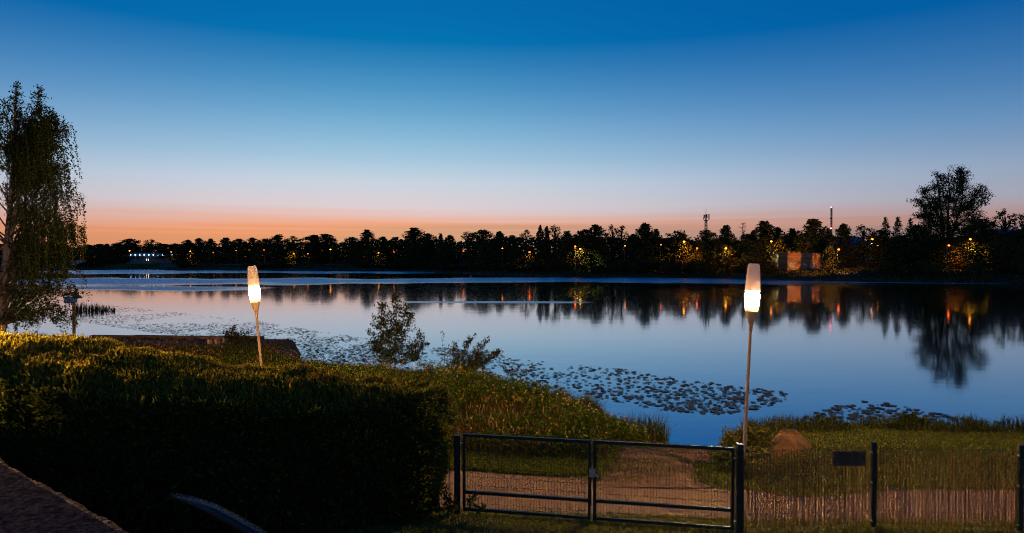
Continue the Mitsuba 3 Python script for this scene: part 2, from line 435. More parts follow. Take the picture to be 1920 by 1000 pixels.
def oar_lamp(x, y, top, lean, label, power=1.0):
    zg = float(ground_z(x, y))
    H = top - zg
    key = thing('oar_lamp', label, 'street lamp', 'oar shaped lamps along the bank')
    def rings(t0, t1, k, grow=0.0, close=(True, True), barrel=0.0):
        ts = np.linspace(t0, t1, k)
        sc = lambda t: 1 - barrel * abs(2 * (t - t0) / (t1 - t0) - 1) ** 5
        return ring_loft([oar_ring(H - t, (np.interp(t, OAR_T, OAR_W) + grow) * sc(t), (np.interp(t, OAR_T, OAR_D) + grow) * sc(t)) for t in ts][::-1], close)
    M = T().translate([x, y, zg]).rotate([0, 1, 0], lean)
    obj('blade', rings(0.0, .70, 16, close=(False, True)), 'blade_shade', key, smooth=40, to_world=M)
    obj('lamp_glass', rings(.695, 1.05, 14, close=(False, False), barrel=.2), 'lamp_glass_body', key, smooth=True, to_world=M,
        emitter={'type': 'area', 'radiance': {'type': 'rgb', 'value': [3600 * power, 1750 * power, 440 * power]}, 'sampling_weight': 6.0 if x > -9.5 else 14.0})
    k = obj('bulb_holder', rings(.678, .692, 3, -.012), 'pole_metal', key, smooth=40, to_world=M)
    for name, t_, turn in (('bulb_top', .677, 1), ('bulb_foot', 1.056, -1)):
        r_ = oar_ring(H - t_, np.interp(t_, OAR_T, OAR_W) * .6, np.interp(t_, OAR_T, OAR_D) * .6)
        v_ = np.vstack([r_, r_.mean(0)])
        a_ = np.arange(len(r_))
        f_ = np.stack([a_, (a_ + 1) % len(r_), a_ * 0 + len(r_)], 1)
        obj(name, (v_, f_ if turn > 0 else f_[:, ::-1]), 'lamp_glass_body', key, to_world=M, emitter={'type': 'area', 'radiance': {'type': 'rgb', 'value': [9, 3.9, 1.0] if turn > 0 else [5, 2., .35]}, 'sampling_weight': 10.0 if 'picture' not in label else .2})
    obj('glass_foot', rings(1.03, 1.20, 8, close=(False, False)), 'glass_foot', key, smooth=True, to_world=M)
    obj('neck', rings(1.201, 1.7, 12), 'lamp_wood', key, smooth=40, to_world=M)
    ts = np.linspace(0, H - 1.68, 10)
    obj('shaft', MB().tube(np.stack([0 * ts, 0 * ts, ts], 1), np.linspace(.05, .038, 10), 12).mesh(), 'lamp_wood', key, smooth=40, to_world=M)
    obj('sleeve', MB().tube([[0, 0, -.1], [0, 0, .42], [0, 0, .43]], [.066, .06, .05], 12).mesh(), 'post_wood', key, smooth=40, to_world=M)
    return key


rt = at(1412, 494, 17.0)
oar_lamp(rt[0] - .235, 17.0, rt[2], 2.8, 'lit oar shaped lamp on slim shaft beside the right gate post')
lt = at(472, 498, 22.4)
oar_lamp(lt[0] + .40, 22.4, lt[2], -5.0, 'lit oar shaped lamp leaning left behind the hedge')
oar_lamp(-10.0, 12.75, 6.4, 0.0, 'oar shaped lamp beyond the left edge of the picture', .85)
oar_lamp(19.0, 15.5, 5.9, -1.0, 'oar shaped lamp beyond the right edge of the picture', .45)

# ------------------------------------------------------------------ gate and wire fence
GL, GR = np.array([-.93, 11.53, 0]), np.array([3.58, 10.65, 0])


def gate_pt(s, z):
    p = GL + (GR - GL) * s
    return np.array([p[0], p[1], z])


def s_of(px):
    """Where the line of the gate crosses the photograph's column px."""
    k = (px - CX) / F
    d = GR - GL
    return (k * GL[1] - GL[0]) / (d[0] - k * d[1])


def wires(p0, p1, z0, z1, step, zs, r, both=True):
    m = MB()
    d = p1 - p0
    L = np.linalg.norm(d[:2])
    for i in range(1, int(L / step)):
        p = p0 + d * (i * step / L)
        m.tube([[p[0], p[1], z0], [p[0], p[1], z1]], r, 3, cap=False)
    n = np.array([d[1], -d[0]]) / L * r * 1.7
    for z in zs:
        m.tube([[p0[0] + n[0], p0[1] + n[1], z], [p1[0] + n[0], p1[1] + n[1], z]], r, 3, cap=False)
    return m.mesh()


gate = thing('gate', 'dark green double leaf gate of wire mesh across the path', 'gate')
for px, hgt in ((857, 1.33), (1388, 1.37)):
    s = s_of(px)
    p = gate_pt(s, 0)
    zg = float(ground_z(p[0], p[1], False))
    k = obj('post', MB().box([p[0] - .05, p[1] - .05, zg - .2], [p[0] + .05, p[1] + .05, zg + hgt]).mesh(), 'gate_paint', gate)
    obj('cap', MB().box([p[0] - .056, p[1] - .056, zg + hgt], [p[0] + .056, p[1] + .056, zg + hgt + .02]).mesh(), 'gate_paint', k)
ZT, ZM, ZB = 3.0, 2.035, 1.745
for a, b in ((870, 1106), (1115.5, 1375)):
    sa, sb = s_of(a), s_of(b)
    leaf = numbered(f'{gate}__leaf')
    for name, z in (('top_rail', ZT), ('middle_rail', ZM), ('bottom_rail', ZB)):
        obj(name, MB().bar(gate_pt(sa, z) + [.024, 0, 0], gate_pt(sb, z) - [.024, 0, 0], .045, .05).mesh(), 'gate_paint', leaf)
    for s in (sa, sb):
        obj('stile', MB().bar(gate_pt(s, ZB - .03), gate_pt(s, ZT + .027), .05, .048).mesh(), 'gate_paint', leaf)
    off = np.array([0, .03, 0])
    obj('wire_mesh', wires(gate_pt(sa, 0) + off, gate_pt(sb, 0) + off, ZB, ZT, .05, np.arange(ZB + .1, ZT, .15), .0034), 'wire', leaf, kind='stuff')
sm = (s_of(1106) + s_of(1115.5)) / 2
lk = obj('latch', MB().box([-.05, -.045, -.07], [.05, -.03, .07], np.block([[np.eye(3), gate_pt(sm, 2.5)[:, None]], [0, 0, 0, 1]])).mesh(), 'zinc', gate)
obj('handle', MB().bar(gate_pt(sm, 2.5) + [-.03, -.06, .01], gate_pt(sm, 2.47) + [.09, -.07, -.02], .02, .02).mesh(), 'zinc', lk)
obj('drop_bolt', MB().tube([gate_pt(sm, 1.62) - [0.03, .035, 0], gate_pt(sm, 1.95) - [0.03, .035, 0]], .009, 6).mesh(), 'zinc', gate)
for s, z in ((s_of(1381), 2.86), (s_of(1381), 1.86), (s_of(863), 2.86), (s_of(863), 1.86)):
    p = gate_pt(s, z)
    obj('hinge', MB().bar(p - [.045, .01, 0], p + [.045, -.01, 0], .022, .022).mesh(), 'zinc', gate)

FENCE = [np.array([3.58, 10.65, 0]), np.array([5.80, 10.86, 0]), np.array([8.02, 10.68, 0]), np.array([10.4, 10.6, 0]), np.array([12.8, 10.5, 0])]
fence = thing('wire_fence', 'dark green wire fence lined with thin dry reeds right of the gate', 'fence')
for i, p in enumerate(FENCE[1:]):
    zg = float(ground_z(p[0], p[1], False))
    k = obj('post', MB().box([p[0] - .036, p[1] - .026, zg - .2], [p[0] + .036, p[1] + .026, zg + 1.36]).mesh(), 'gate_paint', fence)
    for z in (1.2, .72, .1):
        obj('clip', MB().box([p[0] - .055, p[1] - .04, zg + z - .012], [p[0] - .036, p[1] + .0, zg + z + .012]).mesh(), 'zinc', k)


def reeds(p0, p1, z0, z1, step, rng, keep=.85):
    m = MB()
    d = p1 - p0
    L = np.linalg.norm(d[:2])
    n = np.array([d[1], -d[0], 0]) / L
    for i in range(int(L / step)):
        if rng.random() > keep:
            continue
        p = p0 + d * ((i + rng.uniform(-.4, .4)) * step / L) - n * rng.uniform(.012, .03)
        a = np.array([p[0] + rng.normal(0, .012), p[1], z0 + abs(rng.normal(0, .04))])
        b = np.array([p[0] + rng.normal(0, .014), p[1] + rng.normal(0, .006), z1 - abs(rng.normal(0, .04))])
        r = rng.uniform(.0018, .0046)
        col = np.array([.27, .15, .05]) * math.exp(rng.normal(-.35, .55))
        q = (a + b) / 2 + [rng.normal(0, .008), 0, 0]
        m.tube([a, q, b], [r, r, r * .8], 3, c=np.clip(col, .02, .6), cap=False)
    return m


rg = np.random.default_rng(5)
for i in range(len(FENCE) - 1):
    a, b = FENCE[i], FENCE[i + 1]
    z0 = 1.70
    panel = obj('wire_panel', wires(a, b, z0 + .02, z0 + 1.29, .05, np.arange(z0 + .06, z0 + 1.3, .2), .0032), 'wire', fence, kind='stuff')
    m = reeds(a, b, z0 + .01, z0 + 1.25, .0115, rg, .85)
    obj('reed_screen', m.mesh(), 'reed_straw', fence, kind='stuff', color=m.colors())
fl = thing('wire_fence', 'short run of wire fence lined with reeds between hedge and left gate post', 'fence')
A, B = np.array([-3.4, 11.75, 0]), np.array([-.99, 11.54, 0])
obj('wire_panel', wires(A, B, 1.70, 2.95, .05, np.arange(1.76, 2.95, .2), .0026), 'wire', fl, kind='stuff')
m = reeds(A, B, 1.69, 2.9, .03, rg, .8)
obj('reed_screen', m.mesh(), 'reed_straw', fl, kind='stuff', color=m.colors())
# sign on the fence
sg = thing('sign', 'plain dark rectangular sign hung on the reed fence', 'sign')
c0, c1 = at(1565, 848, 10.72), at(1625, 875, 10.72)
c0[1] = c1[1] = 10.80
obj('plate', MB().box([c0[0], 10.755, c1[2]], [c1[0], 10.763, c0[2]]).mesh(), 'post_wood', sg)
for x in (c0[0] + .05, c1[0] - .05):
    for z in (c0[2] - .03, c1[2] + .03):
        obj('tie', MB().box([x - .006, 10.748, z - .006], [x + .006, 10.80, z + .006]).mesh(), 'zinc', sg)

# ------------------------------------------------------------------ hedge
HEDX = np.array([-15, -8, -4, -2.75, -2.0, -1.55, -1.3])
H_FRONT = (HEDX, np.array([9.9, 10.15, 10.65, 10.85, 11.02, 11.25, 11.55]))
H_BACK = (HEDX, np.array([12.3, 12.3, 12.3, 12.25, 12.2, 12.1, 11.9]))
H_ZF = (np.array([-15, -8, -6, -4, -2.75, -2.0, -1.55, -1.3]), np.array([4.6, 4.34, 4.10, 3.92, 3.84, 3.76, 3.58, 3.3]))
H_ZB = (np.array([-15, -8, -6, -4, -2.75, -2.0, -1.55, -1.3]), np.array([5.0, 4.70, 4.34, 4.04, 3.90, 3.80, 3.62, 3.32]))
hedge = thing('hedge', 'tall dense thuja hedge, black on its near side, warm lit top', 'hedge')


def hedge_top(x, t):
    f, b = np.interp(x, *H_FRONT), np.interp(x, *H_BACK)
    z = np.interp(x, *H_ZF) * (1 - t) + np.interp(x, *H_ZB) * t
    arch = .22 * (np.abs(2 * t - 1) ** 4)
    y = f + (b - f) * t
    bump = .34 * (meshkit.fbm(np.stack([x * 1.3, y * 1.1, 0 * x], -1), 3, 8) - .5)
    return np.stack([x, y, z - arch + bump], -1)


rng = np.random.default_rng(21)
hx = np.linspace(-15, -1.42, 70)
core = MB()
cs = []
for x in hx:
    pr = hedge_top(np.full(9, x), np.linspace(0, 1, 9)) - [0, 0, .12]
    pr[0, 1] += .05
    f, b = pr[0].copy(), pr[-1].copy()
    f[2] = b[2] = 1.6
    cs.append(np.vstack([[f], [[f[0], f[1] - .12, 2.6]], [[f[0], f[1] - .1, 3.5]], pr, [b]]))
v, f = ring_loft(np.array(cs))
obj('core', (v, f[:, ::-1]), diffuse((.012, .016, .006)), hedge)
fm = MB()


def sprays(base, direc, size, col):
    n = len(base)
    d = unit(np.asarray(direc) + rng.normal(0, .35, (n, 3)))
    for k in range(4):
        off = unit(d + rng.normal(0, .45, (n, 3)))
        c = base + off * (size * rng.uniform(.3, .65, (n, 1)))
        fm.add(*leaves(c, size * .75, size * .2, rng, col, .35, axis=off, spread=.15))


n = 15000
x = rng.uniform(-12.5, -1.36, n); t = rng.uniform(0, 1, n)
big = meshkit.fbm(np.stack([x * 2.2, t * 4, 0 * x], -1), 2, 4)
sprays(hedge_top(x, t) - [0, 0, .08], np.array([0, 0, 1.0]), .10 + .22 * big[:, None] ** 1.5, (.16, .145, .022))  # top sprays paler and yellower than the face: lamplight put into the colour
n = 11000
x = rng.uniform(-12.5, -1.36, n)
h = rng.uniform(0, 1, n) ** .8
tp = hedge_top(x, np.zeros(n))
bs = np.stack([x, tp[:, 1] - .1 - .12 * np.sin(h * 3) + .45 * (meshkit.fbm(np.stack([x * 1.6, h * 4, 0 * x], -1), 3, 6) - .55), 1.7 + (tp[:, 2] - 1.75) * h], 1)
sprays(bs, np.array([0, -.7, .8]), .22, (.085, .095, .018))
n = 5200
y = rng.uniform(0, 1, n); h = rng.uniform(0, 1, n)
f0, b0 = 11.1, 12.1
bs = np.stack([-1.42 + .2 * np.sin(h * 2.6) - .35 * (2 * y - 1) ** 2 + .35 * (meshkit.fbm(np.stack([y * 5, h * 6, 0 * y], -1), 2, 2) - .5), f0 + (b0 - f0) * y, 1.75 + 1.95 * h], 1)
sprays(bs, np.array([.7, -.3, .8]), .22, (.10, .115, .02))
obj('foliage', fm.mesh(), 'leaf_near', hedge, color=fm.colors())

# ------------------------------------------------------------------ lawn, meadow, shore grass
rng = np.random.default_rng(31)


def on_land(x, y, margin=.3):
    return np.interp(x, SHX, SHY) - y > margin


def off_ways(x, y, m=.05):
    n, f = road_edges(x)
    a, b = path_edges(y)
    return ~((y > n - m) & (y < f + m)) & ~((x > a - m) & (x < b + m) & (y > 13.2) & (y < 22))


def scatter(n, x0, x1, y0, y1, ok):
    x, y = rng.uniform(x0, x1, n), rng.uniform(y0, y1, n)
    k = ok(x, y)
    x, y = x[k], y[k]
    return np.stack([x, y, ground_z(x, y) - .01], 1)


lawn = MB()
b = scatter(90000, -4.5, 11, 9.2, 12.2, lambda x, y: off_ways(x, y, -.05) & (rng.random(len(x)) < .35 + .65 * meshkit.fbm(np.stack([x * 3, y * 3, 0 * x], -1), 2, 1)))
lawn.add(*blades(b, rng.uniform(.03, .09, len(b)), .009, .6, rng, (.14, .175, .02)))
b = scatter(60000, -4, 3.5, 14.2, 16.8, lambda x, y: off_ways(x, y, .0))
lawn.add(*blades(b, rng.uniform(.05, .13, len(b)), .012, .5, rng, (.075, .105, .018)))
b = scatter(125000, 2.9, 26, 13.1, 25, lambda x, y: on_land(x, y) & off_ways(x, y, .0) & (x > path_edges(y)[1] - .1))
lawn.add(*blades(b, rng.uniform(.05, .13, len(b)), .016, .5, rng, (.075, .10, .022)))
def ragged(x, y):
    a, b_ = path_edges(y)
    e = np.minimum(x - a, b_ - x)
    q = meshkit.fbm(np.stack([x * 1.2, y * 1.6, 0 * x + 5], -1), 3, 15)
    return on_land(x, y, .1) & (x > a - .2) & (x < b_ + .2) & (y > road_edges(x)[1] - .12) & ((e < .55 * q) | (q > .66))


b = scatter(26000, 1, 7, 13, 22, ragged)
lawn.add(*blades(b, rng.uniform(.05, .2, len(b)), .014, .5, rng, (.055, .075, .016)))
b = scatter(40000, -8, 24, 11.0, 15.2, lambda x, y: np.minimum(np.abs(y - road_edges(x)[1]), np.abs(y - road_edges(x)[0])) < .22 * meshkit.fbm(np.stack([x * 2.5, y * .5, 0 * x], -1), 2, 16))
lawn.add(*blades(b, rng.uniform(.04, .12, len(b)), .012, .5, rng, (.07, .10, .018)))
obj('lawn_grass', lawn.mesh(), 'leaf_near', None, label='short green grass of the lawns beside gate and road', cat='grass', kind='stuff', color=lawn.colors())

mead = MB()


def meadow_ok(x, y):
    a, _ = path_edges(y)
    n, f = road_edges(x)
    return on_land(x, y, .0) & (x < np.where(y < 22, a - .1, 9)) & (y > f + .9 + .8 * meshkit.noise(np.stack([x * .8, 0 * x, 0 * x], -1), 7))


b = scatter(150000, -24, 5, 14, 36, meadow_ok)
q = meshkit.fbm(np.stack([b[:, 0] * .35, b[:, 1] * .35, 0 * b[:, 0]], -1), 3, 12)
dsh = np.interp(b[:, 0], SHX, SHY) - b[:, 1]
green = np.array([.040, .060, .010]); dry = np.array([.10, .070, .030])
mixw = np.clip((q - .52) * 4 + np.clip(1.2 - dsh / 4, 0, 1), 0, 1)[:, None]
hh = rng.uniform(.22, .5, len(b)) * (.7 + .8 * q)
v, f, c = blades(b, hh, .016, .4, rng, (1, 1, 1))
c = c * np.repeat(green * (1 - mixw) + dry * mixw, 5, 0)
mead.add(v, f, np.clip(c, .004, .6))
# seed heads
k = rng.random(len(b)) < .10 * (.3 + mixw[:, 0] * 1.6)
sp = b[k] + np.stack([rng.normal(0, .04, k.sum()), rng.normal(0, .04, k.sum()), hh[k] + rng.uniform(.0, .22, k.sum())], 1)
mead.add(*leaves(sp, .14, .025, rng, (.20, .115, .075), .3, axis=np.array([0, 0, 1.0]), spread=.3))
st = np.stack([sp - [0, 0, .3], sp], 1)
# broad weeds
wb = scatter(5200, -9, 4, 15, 27, lambda x, y: meadow_ok(x, y) & (meshkit.fbm(np.stack([x * .45, y * .45, 0 * x], -1), 2, 19) > .46))
for k in range(9):
    mead.add(*leaves(wb + np.stack([rng.normal(0, .09, len(wb)), rng.normal(0, .09, len(wb)), rng.uniform(.1, .55, len(wb))], 1), .12, .055, rng, (.038, .066, .010), .35))
obj('meadow_grass', mead.mesh(), 'leaf_near', None, label='tall wild meadow grass and weeds on the near bank', cat='grass', kind='stuff', color=mead.colors())
fw = MB()
fb = scatter(900, -8, 3.5, 15, 27, lambda x, y: meadow_ok(x, y) & (meshkit.fbm(np.stack([x * .6, y * .6, 0 * x], -1), 2, 29) > .5))
for k in range(3):
    fw.add(*leaves(fb + np.stack([rng.normal(0, .06, len(fb)), rng.normal(0, .06, len(fb)), rng.uniform(.4, .72, len(fb))], 1), .05, .045, rng, (.62, .42, .02), .15))
obj('yellow_flowers', fw.mesh(), 'leaf_near', None, label='small yellow wild flowers dotted through the meadow grass', cat='flowers', kind='stuff', color=fw.colors())
dh = MB()
db = scatter(420, -3, 5, 15, 26, lambda x, y: meadow_ok(x, y) & (np.interp(x, SHX, SHY) - y < 7))
for p in db:
    s = trimesh.creation.icosphere(0, .026)
    h = rng.uniform(.4, .6)
    dh.add(s.vertices + p + [0, 0, h], s.faces, (.5, .45, .4))
    dh.bar(p, p + [0, 0, h], .004, .004, (.08, .08, .03))
obj('seed_heads', dh.mesh(), 'leaf_near', None, label='pale round dandelion seed heads near the water edge', cat='flowers', kind='stuff', color=dh.colors())

sh = MB()


def shore_grass(n, x0, x1, d0, d1, h0, h1, col, w=.022, lean=.35):
    x = rng.uniform(x0, x1, n)
    k = meshkit.fbm(np.stack([x * 1.4, 0 * x, 0 * x], -1), 2, 44) > .38
    x = x[k]
    y = np.interp(x, SHX, SHY) - rng.uniform(d0, d1, len(x))
    z = np.maximum(ground_z(x, y), -.1) - .02
    sh.add(*blades(np.stack([x, y, z], 1), rng.uniform(h0, h1, len(x)) * (.6 + .8 * meshkit.noise(np.stack([x * 2.2, 0 * x, 0 * x], -1), 3)), w, lean, rng, col))


shore_grass(2600, -2, 4.9, -.3, 1.1, .5, 1.0, (.035, .05, .016))
shore_grass(500, 3.7, 5.0, -.3, .5, .3, .6, (.04, .055, .016))
shore_grass(3800, 1.6, 3.8, -.3, 2.6, .5, 1.0, (.04, .055, .016))
shore_grass(9000, 6.9, 30, -.2, 1.5, .18, .52, (.04, .052, .016))
shore_grass(2600, -12, 0, -.3, .8, .4, .8, (.05, .05, .02))
shore_grass(2500, -31, -12.2, -.2, .5, .15, .45, (.05, .045, .02), .015)
shore_grass(16000, -30, -12.2, .3, 9, .08, .3, (.05, .05, .02), .02)
obj('shore_grass', sh.mesh(), 'leaf_near', None, label='dark tufts of tall sedge and reeds along the near water edge', cat='reeds', kind='stuff', color=sh.colors())
rd = MB()
n = 520
u = rng.uniform(0, 1, n) ** .9
pr = np.array([on(138 + 78 * a, 578 + 9 * b_, 0.0) for a, b_ in zip(u, rng.uniform(0, 1, n))])
rd.add(*blades(pr - [0, 0, .1], (1.3 - .8 * u) * rng.uniform(.35, 1.15, n), .045, .2, rng, (.035, .038, .016)))
obj('reed_bed', rd.mesh(), 'leaf_near', None, label='dark reed bed standing in the water beside the birch', cat='reeds', kind='stuff', color=rd.colors())

# ------------------------------------------------------------------ promontory edge, bench, post, rock
edge = MB()
pp = [on(196, 641, .95), on(250, 638.5, .98), on(320, 637, 1.0), on(385, 636.5, 1.02)]
earth_top = []


def prom_z(x, y):
    return ground_z(x, y) + .05


v, f = grid(lambda x, y: ground_z(x, y) + .05 * np.clip(np.minimum(np.minimum(x + 27.6, -12.6 - x), np.interp(x, SHX, SHY) - y - .2) / .5, -2, 1), np.arange(-28, -12, .4), np.arange(33, 43.8, .4))
obj('earth_bank', (v, f), 'earth', smooth=True, kind='structure')
bl = thing('timber_edge', 'long low timber edging along the bare earth bank', 'kerb')
for i, (a, b_) in enumerate(zip(np.linspace(-26.2, -15.2, 5)[:-1], np.linspace(-26.2, -15.2, 5)[1:])):
    ya, yb = np.interp(a, SHX, SHY) - 1.3, np.interp(b_, SHX, SHY) - 1.3
    obj('beam', MB().bar([a + .01, ya, 1.10 + .02 * (i % 2)], [b_ - .01, yb, 1.10 + .02 * (i % 2)], .3, .26).mesh(), 'post_wood', bl)
bn = thing('bench', 'low dark slab bench on pale legs beside two small shrubs', 'bench')
p = on(408, 647, 1.06)
obj('seat', MB().box([p[0] - .82, p[1] - .3, 1.42], [p[0] + .82, p[1] + .3, 1.54]).mesh(), 'post_wood', bn)
for dx in (-.45, -.02, .4):
    obj('leg', MB().box([p[0] + dx - .07, p[1] - .2, .95], [p[0] + dx + .07, p[1] + .2, 1.42]).mesh(), 'concrete', bn)

ps = thing('post', 'brown wooden post carrying a small dark roofed box coloured blue like mirrored sky', 'post')
p = on(139, 648, 1.25)
zb = at(139, 568, p[1])[2]
obj('pole', MB().tube([[p[0], p[1], .9], [p[0], p[1], zb]], [.085, .08], 10).mesh(), 'post_wood', ps, smooth=40)
bx = obj('box', MB().box([p[0] - .42, p[1] - .2, zb], [p[0] + .06, p[1] + .2, zb + .34]).mesh(), 'blue_roof', ps)  # blue colour stands in for sky reflected on the box
m = MB()
m.bar([p[0] - .5, p[1], zb + .40], [p[0] - .12, p[1], zb + .56], .5, .05).bar([p[0] - .12, p[1], zb + .56], [p[0] + .32, p[1], zb + .26], .5, .05)
obj('roof', m.mesh(), 'dark_metal', ps)

rk = trimesh.convex.convex_hull(np.array([[-1, -.3, -.9], [-.75, -.8, -.9], [-.82, -.35, -.1], [-.42, -.55, .45], [-.28, -.1, .78], [.05, -.42, .80], [.30, -.05, .74], [.52, -.5, .42], [.92, -.2, -.05], [.80, -.75, -.35], [1.05, .1, -.9], [.3, -1, -.9], [.05, -.92, -.1], [-.2, .8, .5], [.5, .7, .4], [-.7, .7, -.2], [.8, .8, -.5], [0, 1, -.9]]))
for _ in range(4):
    rk = rk.subdivide()
v = rk.vertices
v = v * (1 + .05 * (meshkit.fbm(v * 2.2 + 5, 4, 3) - .5)[:, None] * 2 + .012 * (meshkit.fbm(v * 9, 3, 8) - .5)[:, None] * 2)
cr = np.abs(v @ unit(np.array([.75, .2, .62])) - .12 + .1 * (meshkit.noise(v * 3, 4) - .5))
v = v - unit(v) * (.07 * np.exp(-(cr / .035) ** 2))[:, None]
p = on(1482, 848, .95)
v = v * np.array([.60, .50, .52]) + [(1482 - CX) / F * 19.3, 19.3, float(ground_z(7.9, 19.3)) + .27]
obj('boulder', (v, rk.faces), 'rock', None, smooth=12, label='brown angular boulder behind the reed fence', cat='rock')

# ------------------------------------------------------------------ birch, sapling, shrubs on the near bank
rng = np.random.default_rng(41)
birch = thing('birch_tree', 'tall dark weeping birch at the left edge', 'tree')
BY = 29.0
SIL_Y = np.array([150, 165, 195, 220, 245, 290, 330, 352, 375, 400, 440, 470, 510, 560, 605, 640])
SIL_R = np.array([4, 16, 68, 100, 114, 118, 130, 150, 160, 146, 152, 142, 150, 140, 126, 80])
ax = at(8, 485, BY)
m = MB()
pxm = BY / F
stem = lambda pts: np.array([at(a, b_, BY) + [0, dy, 0] for a, b_, dy in pts])
stems = [(stem([(2, 660, 0), (4, 560, 0), (12, 430, .1), (24, 300, .1), (28, 220, 0), (30, 155, 0)]), (.17, .015)), (stem([(4, 560, 0), (30, 430, -.2), (52, 320, -.2), (66, 235, -.1), (76, 162, 0)]), (.10, .012)),
         (stem([(2, 600, 0), (-40, 470, .3), (-80, 330, .3), (-90, 240, .2)]), (.11, .02)), (stem([(2, 600, 0), (10, 470, 1.2), (0, 300, 1.5), (-20, 230, 1.4)]), (.10, .02)), (stem([(3, 580, 0), (20, 480, -1.0), (10, 340, -1.4), (-10, 260, -1.2)]), (.10, .02))]
for p_, (r0, r1) in stems:
    tt = np.linspace(0, 1, 24)
    s_ = np.linspace(0, 1, len(p_))
    q = np.stack([np.interp(tt, s_, p_[:, k]) for k in range(3)], 1)
    m.tube(q, r0 * (1 - tt) + r1 * tt, 8)
obj('trunk', m.mesh(), 'birch_bark', birch, smooth=50)
twig, lf = MB(), MB()
allst = np.vstack([np.stack([np.interp(np.linspace(.1, 1, 40), np.linspace(0, 1, len(p_)), p_[:, k]) for k in range(3)], 1) for p_, _ in stems])
pts = []


def hang(p, L, out):
    n = max(6, int(L / .05))
    t = np.linspace(0, 1, n)
    q = p + np.outer(np.sin(t * 1.6), out * .12 * L) - np.outer(t ** 1.15, [0, 0, L]) + rng.normal(0, .012, (n, 3)).cumsum(0) * .35
    twig.tube(q[::3], .0035, 3, cap=False)
    pts.append(np.repeat(q, 2, 0) + rng.normal(0, .045, (2 * n, 3)))


for i in range(165):
    yy = 185 + 435 * rng.random() ** .85                 # the height (photo row) that the bough ends at
    g = rng.uniform(-.85, .85) if i % 3 else rng.uniform(0, 2 * math.pi)
    out = np.array([math.cos(g), math.sin(g), 0])
    R = np.interp(yy, SIL_Y, SIL_R) * pxm * rng.uniform(.62 if yy > 280 else .75, 1.05) * (1 if i % 3 else .8)
    c = at(14, yy, BY)
    e = c + out * R * [1, .9, 0]
    zs = e[2] - R * rng.uniform(.2, .75) - .2            # leaves the stem lower than it ends
    near = allst[np.argmin(np.abs(allst[:, 2] - zs) + .6 * np.hypot(allst[:, 0] - c[0], allst[:, 1] - c[1]) + rng.uniform(0, .3, len(allst)))]
    t = np.linspace(0, 1, 14)
    bow = near + np.outer(t, e - near) + np.outer(np.sin(np.pi * t ** 1.3), [0, 0, .22 * R])
    twig.tube(bow, .035 * (1 - .85 * t), 5)
    low = np.clip((e[2] - at(0, 600, BY)[2]) / 5, .25, 1)
    for k in range(13):
        a = rng.uniform(.3, 1) ** .8
        p = np.array([np.interp(a, t, bow[:, j]) for j in range(3)]) + rng.normal(0, .12, 3)
        hang(p, rng.uniform(.35, 1.35) * low * (1.3 if a > .8 else 1) * (.55 if yy < 250 else 1), out + rng.normal(0, .3, 3))
for lx, y0, y1, rr in ((30, 152, 300, 38), (76, 162, 300, 44), (-15, 200, 330, 40)):            # the leaders' short upswept sprays
    for k in range(150):
        a = rng.random() ** .8
        yy = y0 + (y1 - y0) * a
        g = rng.uniform(0, 2 * math.pi)
        out = np.array([math.cos(g), math.sin(g), 0])
        p = at(lx + (2 if lx == 30 else -8 * a), yy, BY)
        L = rr * pxm * (.16 + .95 * a) * rng.uniform(.5, 1.1)
        t = np.linspace(0, 1, max(5, int(L / .06)))
        q = p + np.outer(t, out * L) + np.outer(t * .9 - t ** 2.2 * .75, [0, 0, L])
        twig.tube(q[::2], .006, 3, cap=False)
        pts.append(np.repeat(q, 2, 0) + rng.normal(0, .05, (2 * len(q), 3)))
pts = np.vstack(pts)
obj('branches', twig.mesh(), 'bark', birch)
v, f, c = leaves(pts, .085, .06, rng, (.018, .032, .007), .3, axis=np.array([0, 0, -1.0]), spread=1.0)
obj('crown', (v, f), 'leaf_near', birch, color=c)


def shrub(name, label, cat, stems, leaf, col, rng, per=1.0, group=None, jitter=.05, twigs=9, tl=.4):
    """stems: lists of world points (base to tip); side twigs with leaves grow from each."""
    key = thing(name, label, cat, group)
    m, C = MB(), []
    for P, r in stems:
        P = np.asarray(P, float)
        t = np.linspace(0, 1, 16)
        q = np.stack([np.interp(t, np.linspace(0, 1, len(P)), P[:, k]) for k in range(3)], 1)
        m.tube(q, r * (1 - .85 * t), 5)
        Ls = np.linalg.norm(np.diff(P, axis=0), axis=1).sum()
        for i in range(int(twigs * Ls)):
            a = rng.uniform(.12, 1)
            b = np.array([np.interp(a, t, q[:, k]) for k in range(3)])
            g = rng.uniform(0, 2 * math.pi)
            d = np.array([math.cos(g), math.sin(g), rng.uniform(.2, 1.0)])
            L = tl * rng.uniform(.5, 1.3) * (1.15 - .75 * a)
            e = b + d * L
            m.tube([b, (b + e) / 2 + [0, 0, .02], e], [.006, .004, .002], 3, cap=False)
            n = max(3, int(L / leaf * 3.0 * per))
            u = rng.uniform(.15, 1, n)[:, None]
            C.append(b + (e - b) * u + rng.normal(0, jitter, (n, 3)))
    C = np.vstack(C)
    obj('stems', m.mesh(), 'bark', key)
    v, f, c = leaves(C, leaf * 1.25, leaf * .8, rng, col, .3)
    obj('leaves', (v, f), 'leaf_near', key, color=c)
    return key


def st(y, *pp, r=.02, dy=0.0):
    P = [at(a, b_, y) + [0, dy * i, 0] for i, (a, b_) in enumerate(pp)]
    return (P, r)


